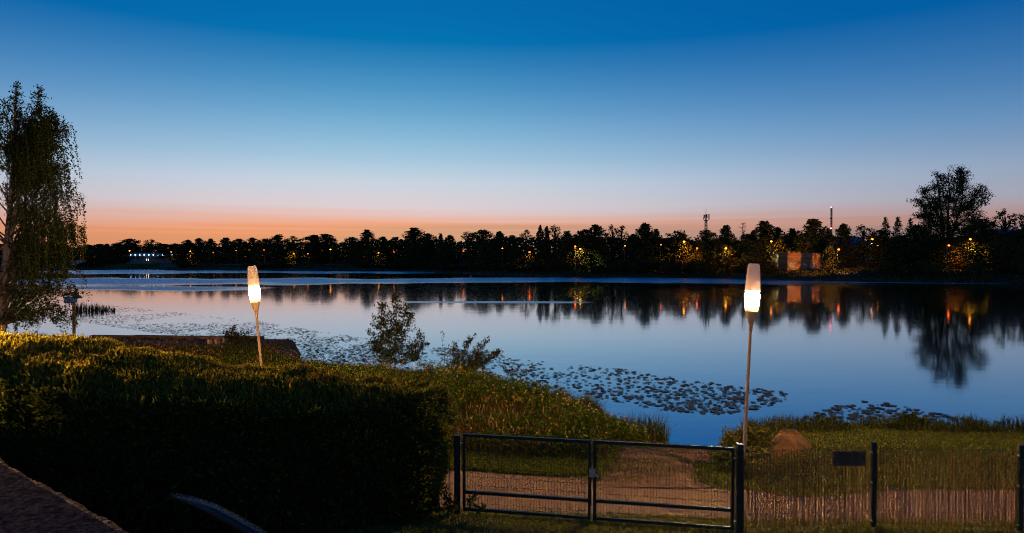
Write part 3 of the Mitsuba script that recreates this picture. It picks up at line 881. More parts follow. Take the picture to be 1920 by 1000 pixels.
SY = 31.0
sap = [st(SY, (740, 705), (741, 640), (744, 590), (742, 556), r=.035), st(SY, (732, 705), (730, 640), (722, 600), (716, 570), r=.028), st(SY, (746, 660), (762, 620), (772, 590), r=.018), st(SY, (748, 680), (778, 650), (793, 625), r=.018),
       st(SY, (728, 680), (708, 650), (696, 625), r=.018), st(SY, (734, 650), (714, 620), (704, 598), r=.014), st(SY, (744, 630), (758, 595), (764, 575), r=.014), st(SY, (748, 690), (780, 672), (800, 645), r=.014), st(SY, (732, 690), (708, 668), (700, 650), r=.014)]
shrub('sapling', 'young leafy tree standing at the water edge above the meadow', 'tree', sap, .085, (.018, .026, .007), rng, 1.2, twigs=22, tl=.50, jitter=.06)
SY = 30.0
shr = [st(SY, (858, 712), (880, 680), (900, 655), (915, 640), r=.025), st(SY, (862, 712), (895, 690), (925, 668), (938, 660), r=.022), st(SY, (850, 712), (862, 680), (874, 650), (886, 632), r=.022), st(SY, (848, 712), (850, 680), (852, 645), r=.018),
       st(SY, (868, 712), (890, 680), (906, 662), r=.02), st(SY, (862, 705), (880, 690), (895, 668), r=.02), st(SY, (872, 705), (900, 685), (920, 672), r=.016)]
shrub('willow_shrub', 'dark bushy shrub arching right over the lily pads', 'shrub', shr, .075, (.03, .036, .010), rng, 1.3, twigs=26, tl=.36)
shrub('thin_shrub', 'single thin leafy stem between the young tree and the arching shrub', 'shrub', [st(SY, (826, 712), (827, 670), (832, 625), r=.012), st(SY, (830, 705), (838, 680), (842, 660), r=.008)], .06, (.05, .055, .014), rng, .9, twigs=14, tl=.16)
shrub('low_shrub', 'low leafy shrub under the thin stem by the water', 'shrub', [st(SY, (800, 712), (806, 690), (815, 680), r=.014), st(SY, (804, 712), (796, 690), (785, 682), r=.014), st(SY, (812, 712), (822, 695), (832, 690), r=.014)], .065, (.045, .05, .014), rng, 1.2, twigs=18, tl=.3)
shrub('shoot_clump', 'sparse leafy shoots in the water right of the arching shrub', 'shrub', [st(31, (962, 712), (965, 698), (975, 690), r=.012), st(31, (958, 712), (950, 695), (944, 690), r=.012), st(31, (966, 712), (985, 700), (995, 694), r=.01)], .065, (.045, .05, .014), rng, 1.0, twigs=18, tl=.28)
BYY = 38.0
shrub('small_bush', 'upright dark bush on the earth bank beside the bench', 'shrub', [st(BYY, (437, 655), (437, 630), (437, 613), r=.03), st(BYY, (436, 655), (429, 635), (427, 622), r=.025), st(BYY, (439, 655), (445, 638), (447, 622), r=.025)], .09, (.03, .035, .012), rng, 1.6, twigs=24, tl=.3)
shrub('small_bush', 'spreading dark bush between the upright bush and the leaning lamp', 'shrub', [st(BYY, (462, 655), (464, 640), (468, 625), r=.02), st(BYY, (460, 655), (453, 642), (450, 634), r=.02), st(BYY, (466, 655), (474, 642), (479, 636), r=.02), st(BYY, (463, 655), (458, 640), (460, 626), r=.02)], .085, (.03, .035, .012), rng, 1.2, twigs=18, tl=.3)
LY = 19.2
shrub('yellow_bush', 'warm lit leafy bush around the foot of the right lamp', 'shrub', [st(LY, (1392, 850), (1375, 825), (1362, 815), r=.015), st(LY, (1400, 850), (1402, 820), (1408, 802), r=.015), st(LY, (1410, 850), (1420, 820), (1432, 803), r=.015), st(LY, (1385, 850), (1365, 838), (1350, 832), r=.015),
      st(LY, (1415, 850), (1435, 830), (1442, 815), r=.015), st(LY, (1405, 850), (1392, 825), (1388, 810), r=.015)], .07, (.085, .09, .018), rng, 1.2, twigs=26, tl=.28)
shrub('low_bush', 'dark low bush behind the right gate leaf', 'shrub', [st(15.2, (1350, 915), (1330, 885), (1310, 870), r=.015), st(15.2, (1355, 915), (1355, 870), (1352, 852), r=.015), st(15.2, (1360, 915), (1380, 880), (1392, 862), r=.015), st(15.2, (1340, 915), (1315, 895), (1298, 885), r=.015), st(15.0, (1370, 915), (1392, 900), (1408, 890), r=.015)],
      .055, (.04, .06, .014), rng, 1.5, twigs=40, tl=.24)
shrub('dock_plant', 'broad leaved dark plant rising from the shore grass on the right', 'plant', [st(24.0, (1700, 805), (1695, 785), (1688, 780), r=.012), st(24.0, (1705, 805), (1712, 788), (1716, 778), r=.012), st(24.0, (1712, 805), (1728, 792), (1740, 790), r=.012)], .13, (.035, .05, .014), rng, 1.4, twigs=26, tl=.24)
shrub('nettle_clump', 'leafy weeds at the foot of the left gate post', 'plant', [st(11.3, (842, 968), (836, 940), (832, 915), r=.006), st(11.3, (850, 968), (846, 945), (842, 930), r=.006), st(11.15, (878, 966), (884, 945), (890, 930), r=.006), st(11.15, (892, 968), (905, 955), (912, 948), r=.006), st(11.2, (826, 968), (815, 940), (810, 915), r=.006)],
      .045, (.06, .075, .016), rng, 1.4, twigs=40, tl=.13, jitter=.02)

# ------------------------------------------------------------------ lily pads
rng = np.random.default_rng(51)
import shapely
PADS = [([(128, 575), (205, 572), (330, 586), (470, 600), (600, 622), (720, 640), (860, 655), (960, 668), (960, 700), (860, 712), (700, 700), (560, 672), (430, 640), (300, 626), (180, 608), (128, 604)], 5200, .17, .05, 21),
        ([(940, 672), (1060, 682), (1180, 694), (1290, 712), (1390, 726), (1480, 736), (1478, 748), (1425, 768), (1350, 778), (1255, 772), (1150, 752), (1060, 738), (1000, 715), (940, 700)], 1100, .20, .015, 22),
        ([(1500, 782), (1560, 764), (1630, 750), (1700, 764), (1790, 782), (1925, 800), (1925, 818), (1700, 806), (1600, 800), (1500, 800)], 220, .23, .015, 23)]
protos = []
for k in range(6):
    g = np.linspace(.16, 2 * np.pi - .16, 15)
    r = .5 * (1 + .05 * np.sin(g * 3 + k))
    ring = np.stack([r * np.cos(g), r * np.sin(g) * .9, .014 * np.maximum(0, np.sin(g * 2 + k)) + .01], 1)
    v = np.vstack([[[0, 0, .004]], ring, ring - [0, 0, .012]])
    n = len(ring)
    f = [[0, i, i + 1] for i in range(1, n)] + [[i, n + i, n + i + 1] for i in range(1, n)] + [[i, n + i + 1, i + 1] for i in range(1, n)]
    v = v @ np.array([[math.cos(k), math.sin(k), 0], [-math.sin(k), math.cos(k), 0], [0, 0, 1]])
    protos.append((v, np.array(f)))
pads = []
for poly, n, size, tilt, seed in PADS:
    P = shapely.Polygon(poly)
    x0, y0, x1, y1 = P.bounds
    got = 0
    r_ = np.random.default_rng(seed)
    while got < n:
        px, py = r_.uniform(x0, x1), r_.uniform(y0, y1)
        if not shapely.contains_xy(P, px, py):
            continue
        w = on(px, py, 0.0)
        if np.interp(w[0], SHX, SHY) > w[1] - .6:
            got += .2
            continue
        if meshkit.fbm(np.array([w[0] * .35, w[1] * .2, 3.0]), 3, seed) < .30 + .20 * r_.random():
            continue
        got += 1
        pads.append((w, size * r_.uniform(.45, 1.35), r_.normal(0, tilt), r_.normal(0, tilt), r_.uniform(0, 360), r_.integers(6), seed))
pads.sort(key=lambda a: (a[0][1] / a[1]))
pad_ply = [mikit.ply(p, 'pad', color=np.tile([.022, .028, .014], (len(p[0]), 1))) for p in protos]
rest = MB()
PADLAB = {21: 'dark lily pad floating off the bare earth bank on the left', 22: 'dark lily pad in the wide patch left of the right lamp', 23: 'dark lily pad floating off the lawn shore at the right'}
for i, (w, s, tx, ty, rz, k, seed) in enumerate(pads):
    M = T().translate([w[0], w[1], .02 + .25 * s * (abs(tx) + abs(ty))]).rotate([1, 0, 0], math.degrees(tx)).rotate([0, 1, 0], math.degrees(ty)).rotate([0, 0, 1], rz).scale(s)
    if i < 300:
        key = put('lily_pad', pad_ply[k], M)
        say(key, PADLAB[seed], 'lily pad', {21: 'lily pads off the earth bank', 22: 'lily pads left of the right lamp', 23: 'lily pads off the lawn shore'}[seed])
    else:
        A = np.array(M.matrix)
        rest.add(protos[k][0] @ A[:3, :3].T + A[:3, 3], protos[k][1], np.array([.022, .028, .014]) * rng.uniform(.7, 1.5))
obj('lily_pads', rest.mesh(), 'pad', None, label='hundreds of small lily pads on the water further out', cat='lily pads', kind='stuff', color=rest.colors())

# ------------------------------------------------------------------ far trees
COL = (.042, .054, .018)


def crown(kind, seed, n=1900, leaf=.032):
    """A crown and a trunk of height 1, about .55 wide, base at the origin."""
    r = np.random.default_rng(seed)
    C, twigs = [], MB()
    if kind == 'conifer':
        twigs.tube([[0, 0, 0], [0, 0, .97]], [.018, .003], 6)
        for i in range(26):
            z = .12 + .86 * i / 26
            R = .24 * (1 - i / 26) ** .8 + .012
            m = int(14 * (1 - i / 30)) + 3
            g = r.uniform(0, 2 * np.pi, m)
            for gg in g:
                t = r.uniform(.2, 1, 8)[:, None]
                C.append(np.array([0, 0, z]) + t * np.array([math.cos(gg) * R, math.sin(gg) * R, -.03 - .06 * R]) + r.normal(0, .010, (8, 3)))
        C = np.vstack(C)
        lf = leaves(C, leaf * 1.1, leaf * .5, r, COL, .3)
        return twigs, lf
    H0 = {'broad': .06, 'tall': .06, 'poplar': .05, 'sparse': .2, 'round': .05}[kind]
    R0 = {'broad': .29, 'tall': .24, 'poplar': .15, 'sparse': .27, 'round': .30}[kind]
    nb = {'broad': 46, 'tall': 44, 'poplar': 34, 'sparse': 28, 'round': 48}[kind]
    twigs.tube([[0, 0, 0], [r.normal(0, .01), r.normal(0, .01), .4], [r.normal(0, .02), r.normal(0, .02), .86]], [.026, .018, .006], 7)
    nb *= 2
    for i in range(nb):
        u = (i + r.random()) / nb
        z = H0 + (.97 - H0) * u
        prof = {'broad': np.sin(np.pi * min(1, .14 + u * .82)) ** .6, 'round': np.sin(np.pi * min(1, .12 + u * .82)) ** .5, 'tall': np.sin(np.pi * min(1, .26 + u * .73)) ** .75, 'poplar': np.sin(np.pi * min(1, .2 + u * .77)) ** .5, 'sparse': np.sin(np.pi * min(1, .15 + u * .8)) ** .6}[kind]
        prof *= (1 - u ** 5) ** .5
        g = r.uniform(0, 2 * np.pi)
        rad = R0 * prof * (r.uniform(.04, 1.0) ** .5) * r.uniform(.8, 1.1)
        c = np.array([rad * math.cos(g), rad * math.sin(g), z])
        cr = r.uniform(.040, .085) * (1.15 - .5 * u)
        m = int(n / nb * .8)
        d = unit(r.normal(size=(m, 3))) * (r.uniform(0, 1, (m, 1)) ** .4) * cr * [1, 1, 1.1]
        C.append(c + d)
        if i % 2 == 0 and kind != 'sparse':
            C.append(r.normal(0, 1, (m // 2, 3)) * [.36 * R0 * prof, .36 * R0 * prof, .07] + [0, 0, z * .9])
        if i % 2 == 0:
            twigs.tube([[0, 0, max(.05, z - .2)], [c[0] * .5, c[1] * .5, z - .09], c], [.012, .007, .002], 4, cap=False)
    C = np.vstack(C)
    C = C[C[:, 2] < 1.0]
    return twigs, leaves(C, leaf, leaf * .72, r, COL, .3)


KINDS = {}
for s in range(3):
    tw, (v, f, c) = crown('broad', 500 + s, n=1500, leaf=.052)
    KINDS.setdefault('lit', []).append((mikit.ply((v, f), 'leaf_near', color=np.clip(c * [2.1, 1.3, .9], 0, .5)), mikit.ply(tw.mesh(), 'bark_far'), np.percentile(np.hypot(v[:, 0], v[:, 1]), 97)))  # leaf tone lifted and warmed to look lamplit
for s in range(3):
    r_ = np.random.default_rng(900 + s)
    c_ = unit(r_.normal(size=(26, 3))) * r_.uniform(.3, 1, (26, 1)) * [.24, .24, .36] + [0, 0, .5]
    p_ = np.repeat(c_, 34, 0) + r_.normal(0, .055, (26 * 34, 3))
    p_ = p_[(p_[:, 2] > .02) & (p_[:, 2] < 1)]
    v, f, c = leaves(p_, .075, .055, r_, COL, .3)
    tw = MB()
    for q in c_[::2]:
        tw.tube([[0, 0, 0], q * .5, q], [.02, .014, .006], 4, cap=False)
    KINDS.setdefault('bush', []).append((mikit.ply((v, f), 'leaf_far', color=c), mikit.ply(tw.mesh(), 'bark_far'), .3))
for kind, seeds in (('broad', 4), ('tall', 3), ('poplar', 2), ('conifer', 2), ('sparse', 3), ('round', 3)):
    for s in range(seeds):
        tw, (v, f, c) = crown(kind, 100 + 17 * s + len(kind) * 7, n={'sparse': 1300, 'conifer': 1}.get(kind, 4200))
        w = np.percentile(np.hypot(v[:, 0], v[:, 1]), 97)
        KINDS.setdefault(kind, []).append((mikit.ply((v, f), 'leaf_far', color=c), mikit.ply(tw.mesh(), 'bark_far'), w))

rng = np.random.default_rng(61)
MARKS = [(284, 'far pavilion'), (473, 'left oar lamp'), (620, 'starlike far lamp'), (745, 'sapling'), (880, 'arching shrub'), (1088, 'green lit far tree'), (1324, 'antenna mast'), (1412, 'right oar lamp'), (1500, 'far block wall'), (1558, 'radio mast'), (1683, 'three spruces'), (1780, 'tallest far tree')]
ORD = ['first', 'second', 'third', 'fourth', 'fifth', 'sixth', 'seventh', 'eighth', 'ninth', 'tenth', 'eleventh', 'twelfth', 'thirteenth', 'fourteenth', 'fifteenth', 'sixteenth', 'seventeenth', 'eighteenth', 'nineteenth', 'twentieth']
LOOK = {'broad': 'broad', 'round': 'round crowned', 'tall': 'tall', 'poplar': 'slim columnar', 'sparse': 'loose crowned', 'conifer': 'pointed'}
count = {}


def where(what, px):
    """which one of its row this is, counted from the nearest thing one can find to its left (or the picture's left edge)"""
    left = [m for m in MARKS if m[0] <= px]
    mark = f'right of the {left[-1][1]}' if left else 'from the left edge of the picture'
    count[what, mark] = count.get((what, mark), 0) + 1
    return f'{ORD[count[what, mark] - 1]} {what} {mark}'




def far_tree(px, top, wpx, dist, kind, label, group=None, name='tree', cat='tree', base=None):
    p = far_point(px, dist)
    zt = at(px, top, p[1])[2]
    h = zt - p[2]
    var = KINDS[kind][rng.integers(len(KINDS[kind]))]
    sx = wpx / F * p[1] / 2 / var[2]
    M = T().translate([p[0], p[1], p[2] - .15]).rotate([0, 0, 1], float(rng.uniform(0, 360))).scale([sx, sx, h])
    key = thing(name, label, cat, group)
    put('crown', var[0], M, key)
    put('trunk', var[1], M, key)
    return key


SKYLINE = [  # px, top, width, behind the shore, kind
    (100, 455, 60, 40, 'broad'), (60, 452, 60, 45, 'broad'), (20, 455, 60, 40, 'round'), (-40, 452, 60, 40, 'broad'),
    (166, 458, 40, 40, 'broad'), (190, 457, 40, 36, 'round'), (218, 456, 40, 40, 'broad'), (245, 447, 48, 70, 'broad'), (281, 448, 34, 75, 'sparse'), (306, 457, 40, 70, 'round'), (328, 456, 40, 60, 'broad'),
    (352, 449, 32, 48, 'tall'), (374, 446, 30, 55, 'broad'), (395, 447, 26, 46, 'tall'), (424, 445, 30, 52, 'tall'), (448, 447, 34, 44, 'broad'), (474, 445, 34, 56, 'broad'),
    (498, 447, 34, 42, 'round'), (522, 439, 42, 48, 'broad'), (551, 442, 40, 55, 'sparse'), (588, 440, 60, 44, 'broad'), (612, 438, 50, 55, 'round'), (660, 444, 44, 50, 'broad'), (688, 430, 34, 45, 'tall'),
    (718, 443, 36, 45, 'broad'), (742, 444, 36, 55, 'round'), (777, 426, 50, 45, 'tall'), (803, 437, 40, 52, 'broad'), (826, 437, 16, 40, 'poplar'), (843, 440, 28, 60, 'broad'), (878, 433, 36, 50, 'sparse'), (905, 430, 56, 42, 'broad'),
    (936, 433, 36, 46, 'tall'), (962, 440, 34, 50, 'round'), (988, 430, 30, 40, 'sparse'), (1013, 421, 16, 40, 'poplar'), (1025, 423, 16, 46, 'poplar'), (1041, 421, 34, 38, 'sparse'), (1063, 432, 34, 35, 'tall'), (1088, 432, 40, 34, 'round'),
    (1114, 420, 56, 40, 'round'), (1148, 420, 22, 48, 'sparse'), (1166, 422, 30, 52, 'sparse'), (1188, 438, 40, 36, 'broad'), (1210, 417, 46, 36, 'tall'), (1230, 428, 22, 40, 'tall'), (1271, 431, 58, 46, 'sparse'), (1250, 446, 40, 36, 'round'), (1300, 457, 34, 60, 'round'),
    (1326, 431, 46, 34, 'round'), (1362, 421, 34, 34, 'tall'), (1345, 447, 50, 30, 'broad'), (1400, 437, 46, 36, 'broad'), (1432, 413, 48, 36, 'tall'), (1456, 425, 40, 44, 'broad'), (1485, 427, 28, 46, 'tall'), (1524, 409, 50, 36, 'tall'), (1553, 427, 20, 60, 'tall'),
    (1508, 436, 40, 34, 'broad'), (1582, 418, 38, 52, 'tall'), (1618, 421, 38, 70, 'sparse'), (1660, 402, 30, 42, 'conifer'), (1683, 401, 30, 48, 'conifer'), (1706, 404, 30, 44, 'conifer'), (1650, 430, 50, 40, 'broad'), (1718, 420, 46, 40, 'broad'), (1690, 440, 60, 34, 'round'),
    (1755, 440, 50, 30, 'broad'), (1806, 440, 50, 32, 'broad'), (1845, 410, 56, 40, 'round'), (1830, 440, 50, 28, 'broad'), (1884, 391, 44, 46, 'sparse'), (1918, 400, 40, 44, 'sparse'), (1900, 432, 60, 34, 'broad'), (1960, 400, 70, 44, 'broad'), (2010, 410, 70, 40, 'round'), (1880, 440, 50, 26, 'round')]
LIT_TREES = [(251, 464, 20, 66, 'lamplit yellow tree left of the far pavilion roof'), (330, 465, 24, 52, 'green lit tree at the right end of the far pavilion'), (548, 467, 26, 24, 'small yellow lit tree on far bank left of the starlike lamp'), (1088, 452, 40, 24, 'bright green lit tree on the far bank'),
             (1060, 448, 40, 25, 'dim green lit tree left of the bright green one'), (993, 462, 24, 24, 'orange lit tree on the far bank near the picture centre'), (1360, 458, 56, 22, 'big amber lit bush left of the right oar lamp'), (1462, 444, 46, 30, 'amber lit tree left above the block wall'), (1280, 436, 56, 25, 'amber lit crown left of the antenna mast'),
             (1656, 446, 38, 46, 'amber lit tree at the right end of the blue roofed hall'), (1795, 462, 40, 22, 'orange lit tree right of the street lamp under the tallest tree'), (1822, 438, 28, 30, 'yellow lit crown right of the tallest tree'), (160, 472, 22, 24, 'amber lit tree beside the far huts'), (360, 464, 18, 25, 'amber lit small tree right of the far pavilion lawn'),
             (712, 462, 26, 25, 'amber lit thin tree left of the sapling top'), (1310, 456, 26, 26, 'orange lit small tree under the antenna mast')]
SPECIAL = {(688, 430): 'dark tall tree rising alone above the far tree line left of the sapling', (777, 426): 'dark tree with pointed crown rising above the far bank above the sapling', (245, 447): 'dark broad tree rising behind the row of white lights on far pavilion',
           (1210, 417): 'tall dark tree on far bank left of the antenna mast', (1432, 413): 'tall dark tree on far bank just right of the bright oar lamp', (1524, 409): 'tall dark tree over the lit block wall on the far bank',
           (1660, 402): 'leftmost of three pointed spruces left of the tallest far tree', (1683, 401): 'middle one of three pointed spruces left of the tallest far tree', (1706, 404): 'rightmost of three pointed spruces left of the tallest far tree', (826, 437): 'narrow pointed dark tree in the middle of the far tree line',
           (1845, 410): 'round crowned dark tree just right of the tallest far tree', (1884, 391): 'sparse tall tree at the right edge with sky through its crown', (281, 448): 'thin crowned tree right of the broad one behind the far pavilion', (1618, 421): 'sparse dark tree above the blue roofed hall'}
for px, top, w, dist, kind in sorted(SKYLINE):
    dist = max(dist, 34)
    zone = 'left of the left oar lamp' if px < 480 else 'between the left oar lamp and the sapling' if px < 745 else 'between the sapling and the antenna mast' if px < 1320 else 'right of the antenna mast'
    lab = SPECIAL.get((px, top))
    far_tree(px, top, w * (1.3 if kind in ('conifer', 'poplar') else 1.65), dist, kind, lab or f'{LOOK[kind]} dark tree, ' + where('skyline tree', px), f'trees on the far bank {zone}')

# lower trees and bushes at the foot of the row, with gaps where lamplight shows through
BUSHGAPS = [(190, 335), (376, 456), (560, 668), (1080, 1096), (1345, 1376), (1462, 1640), (1770, 1806), (1860, 1960)]
GAPS = [(236, 332), (150, 160), (357, 363), (398, 402), (442, 445), (494, 497), (544, 554), (576, 580), (617, 623), (708, 716), (737, 741), (868, 871), (988, 998), (1052, 1100), (1171, 1174), (1238, 1242), (1262, 1300), (1306, 1312), (1338, 1382), (1445, 1475), (1476, 1524), (1536, 1600), (1628, 1670), (1668, 1716), (1776, 1806), (1815, 1830)]
far_tree(1557, 458, 30, 17.5, 'broad', 'leafy tree hiding the right end of the lit block wall')
px = 140.0
while px < 1960:
    ys_ = float(shore(px))
    w = rng.uniform(30, 60)
    if not any(a - w * .6 < px < b + w * .6 for a, b in GAPS):
        d = rng.uniform(14, 28) + (8 if 800 < px < 1400 else 0)
        base = at(px, 485, ys_ + d)
        zone = 'left half' if px < 960 else 'right half'
        top = rng.uniform(451, 468) if px < 900 else rng.uniform(440, 466)
        kind = ['broad', 'round', 'tall'][rng.integers(3)]
        far_tree(px, top, w, d, kind, f'low {LOOK[kind]} dark tree, ' + where('short far tree', px), f'lower trees on the far bank, {zone}')
    px += rng.uniform(11, 22)
px = 150.0
while px < 1960:
    if not any(a - 8 < px < b + 8 for a, b in BUSHGAPS):
        zone = 'left half' if px < 960 else 'right half'
        d = rng.uniform(5, 12) + (9 if 860 < px < 1420 else 0)
        top = rng.uniform(488, 497) if px < 860 else rng.uniform(478, 500)
        far_tree(px, top, rng.uniform(22, 44), d, 'bush', 'dark bush, ' + where('far waterside bush', px), f'bushes on the far waterside, {zone}', 'bush', 'bush')
    px += rng.uniform(9, 20)
fg = MB()
n = 26000
r_ = np.random.default_rng(71)
gpx = r_.uniform(120, 1980, n)
gd = r_.uniform(-.5, 30, n) ** 1.0
gy = shore(gpx) + gd
gz = far_z(gpx, gd)
big = meshkit.fbm(np.stack([gpx * .05, gd * .1, 0 * gd], -1), 3, 7)
keep = ~((gpx > 196) & (gpx < 335) & (gd > 4))
hgt = (.5 + 2.2 * np.clip(big - .35, 0, 1)) * r_.uniform(.5, 1.2, n) * np.clip(1.3 - gd / 40, .3, 1)
fg.add(*blades(np.stack([(gpx - CX) / F * gy, gy, gz - .05], 1)[keep], hgt[keep], .35, .4, r_, (.04, .05, .02), .35))
obj('far_reeds', fg.mesh(), 'leaf_near', None, label='dark reeds and rough grass along the far waterline', cat='reeds', kind='stuff', color=fg.colors())

wood = MB()
n = 30000
wpx = r_.uniform(100, 1990, n)
wd = r_.uniform(82, 100, n)
wy = shore(wpx) + wd
wtop = np.interp(wpx, [100, 340, 700, 1000, 1500, 1990], [461, 460, 455, 448, 450, 446]) + 14 * (meshkit.fbm(np.stack([wpx * .045, 0 * wpx, 0 * wpx], -1), 3, 5) - .5)
wz1 = ZC + (HZ - wtop) / F * wy
wz0 = far_z(wpx, wd)
wz = wz0 + (wz1 - wz0) * r_.uniform(0, 1, n)
wood.add(*leaves(np.stack([(wpx - CX) / F * wy, wy, wz], 1), 1.7, 1.3, r_, COL, .3))
obj('far_wood', wood.mesh(), 'leaf_far', None, label='dark mass of woodland behind the far bank trees', cat='wood', kind='stuff', color=wood.colors())

# the tallest far tree, with its own branching
r_ = np.random.default_rng(81)
bt = thing('big_tree', 'tallest tree on the far bank, forked trunk, wide open crown against the sky', 'tree')
p0 = far_point(1785, 44)
YB = p0[1]
def bp(px, py, dy=0.0):
    return at(px, py, YB) + [0, dy, 0]
limbs = [([(1768, 490), (1745, 460), (1724, 442)], .22), ([(1785, 490), (1815, 456), (1842, 440)], .22), ([(1783, 470), (1772, 440), (1762, 425)], .2), ([(1783, 470), (1796, 446), (1806, 432)], .2), ([(1766, 440), (1742, 425), (1728, 408)], .2), ([(1788, 440), (1818, 428), (1838, 408)], .2), ([(1770, 510), (1768, 455), (1764, 410), (1757, 370), (1752, 335)], .55), ([(1787, 512), (1781, 455), (1779, 410), (1784, 365), (1782, 322)], .55), ([(1781, 455), (1795, 415), (1810, 375), (1812, 330)], .4), ([(1790, 430), (1815, 405), (1835, 385), (1842, 372)], .3),
         ([(1768, 450), (1750, 420), (1735, 395), (1726, 375)], .3), ([(1764, 410), (1745, 385), (1735, 360)], .25), ([(1800, 400), (1825, 372), (1835, 350)], .25), ([(1768, 470), (1745, 445), (1730, 425)], .25), ([(1785, 470), (1812, 445), (1830, 420)], .25), ([(1779, 410), (1772, 370), (1768, 330)], .25), ([(1766, 430), (1748, 410), (1738, 408)], .2), ([(1790, 420), (1802, 395), (1822, 392)], .2), ([(1770, 440), (1758, 400), (1750, 350)], .25), ([(1786, 400), (1800, 370), (1808, 345)], .2), ([(1784, 380), (1797, 345), (1797, 322)], .2)]
m, C = MB(), []
for P, r in limbs:
    dy = r_.uniform(-2.5, 2.5)
    Q = np.array([bp(a, b, dy * i / len(P)) for i, (a, b) in enumerate(P)])
    Q[0, 2] = max(Q[0, 2], 2.0)
    t = np.linspace(0, 1, 14)
    q = np.stack([np.interp(t, np.linspace(0, 1, len(Q)), Q[:, k]) for k in range(3)], 1)
    m.tube(q, r * (1 - .85 * t), 7)
    for k in range(26):
        a = r_.uniform(.2, 1.0)
        b = np.array([np.interp(a, t, q[:, j]) for j in range(3)])
        d = unit(np.array([r_.normal(), r_.normal(), .35 + .5 * r_.random()]))
        e = b + d * r_.uniform(1.5, 4.2) * (1.2 - .5 * a)
        m.tube([b, (b + e) / 2 + [0, 0, .2], e], [.1, .06, .02], 4, cap=False)
        C.append(e + r_.normal(0, .62, (36, 3)) * [1, 1, .75])
        C.append((b + e) / 2 + r_.normal(0, .5, (14, 3)))
obj('trunk', m.mesh(), 'bark_far', bt)
C = np.vstack(C)
v, f, c = leaves(C, .44, .3, r_, COL, .3)
obj('crown', (v, f), 'leaf_far', bt, color=c)
# a bare dead tree on the skyline
bd = thing('dead_tree', 'bare dead tree on the far skyline left of the bright oar lamp', 'tree')
YD = far_point(1393, 36)[1]
m = MB()
q = [at(1394, 470, YD), at(1393, 440, YD), at(1392, 418, YD)]
m.tube(q, [.28, .16, .04], 6)
for k in range(26):
    a = r_.uniform(.3, 1)
    b = np.array([np.interp(a, [0, .5, 1], [x[j] for x in q]) for j in range(3)])
    d = unit(np.array([r_.normal(), r_.normal() * .7, .3 + .6 * r_.random()]))
    e = b + d * r_.uniform(1, 2.8) * (1.3 - .8 * a)
    m.tube([b, e], [.08, .03], 4, cap=False)
    m.tube([(b + e) / 2, (b + e) / 2 + unit(d + r_.normal(0, .5, 3)) * .9], [.05, .02], 3, cap=False)
obj('branches', m.mesh(), 'bark_far', bd)

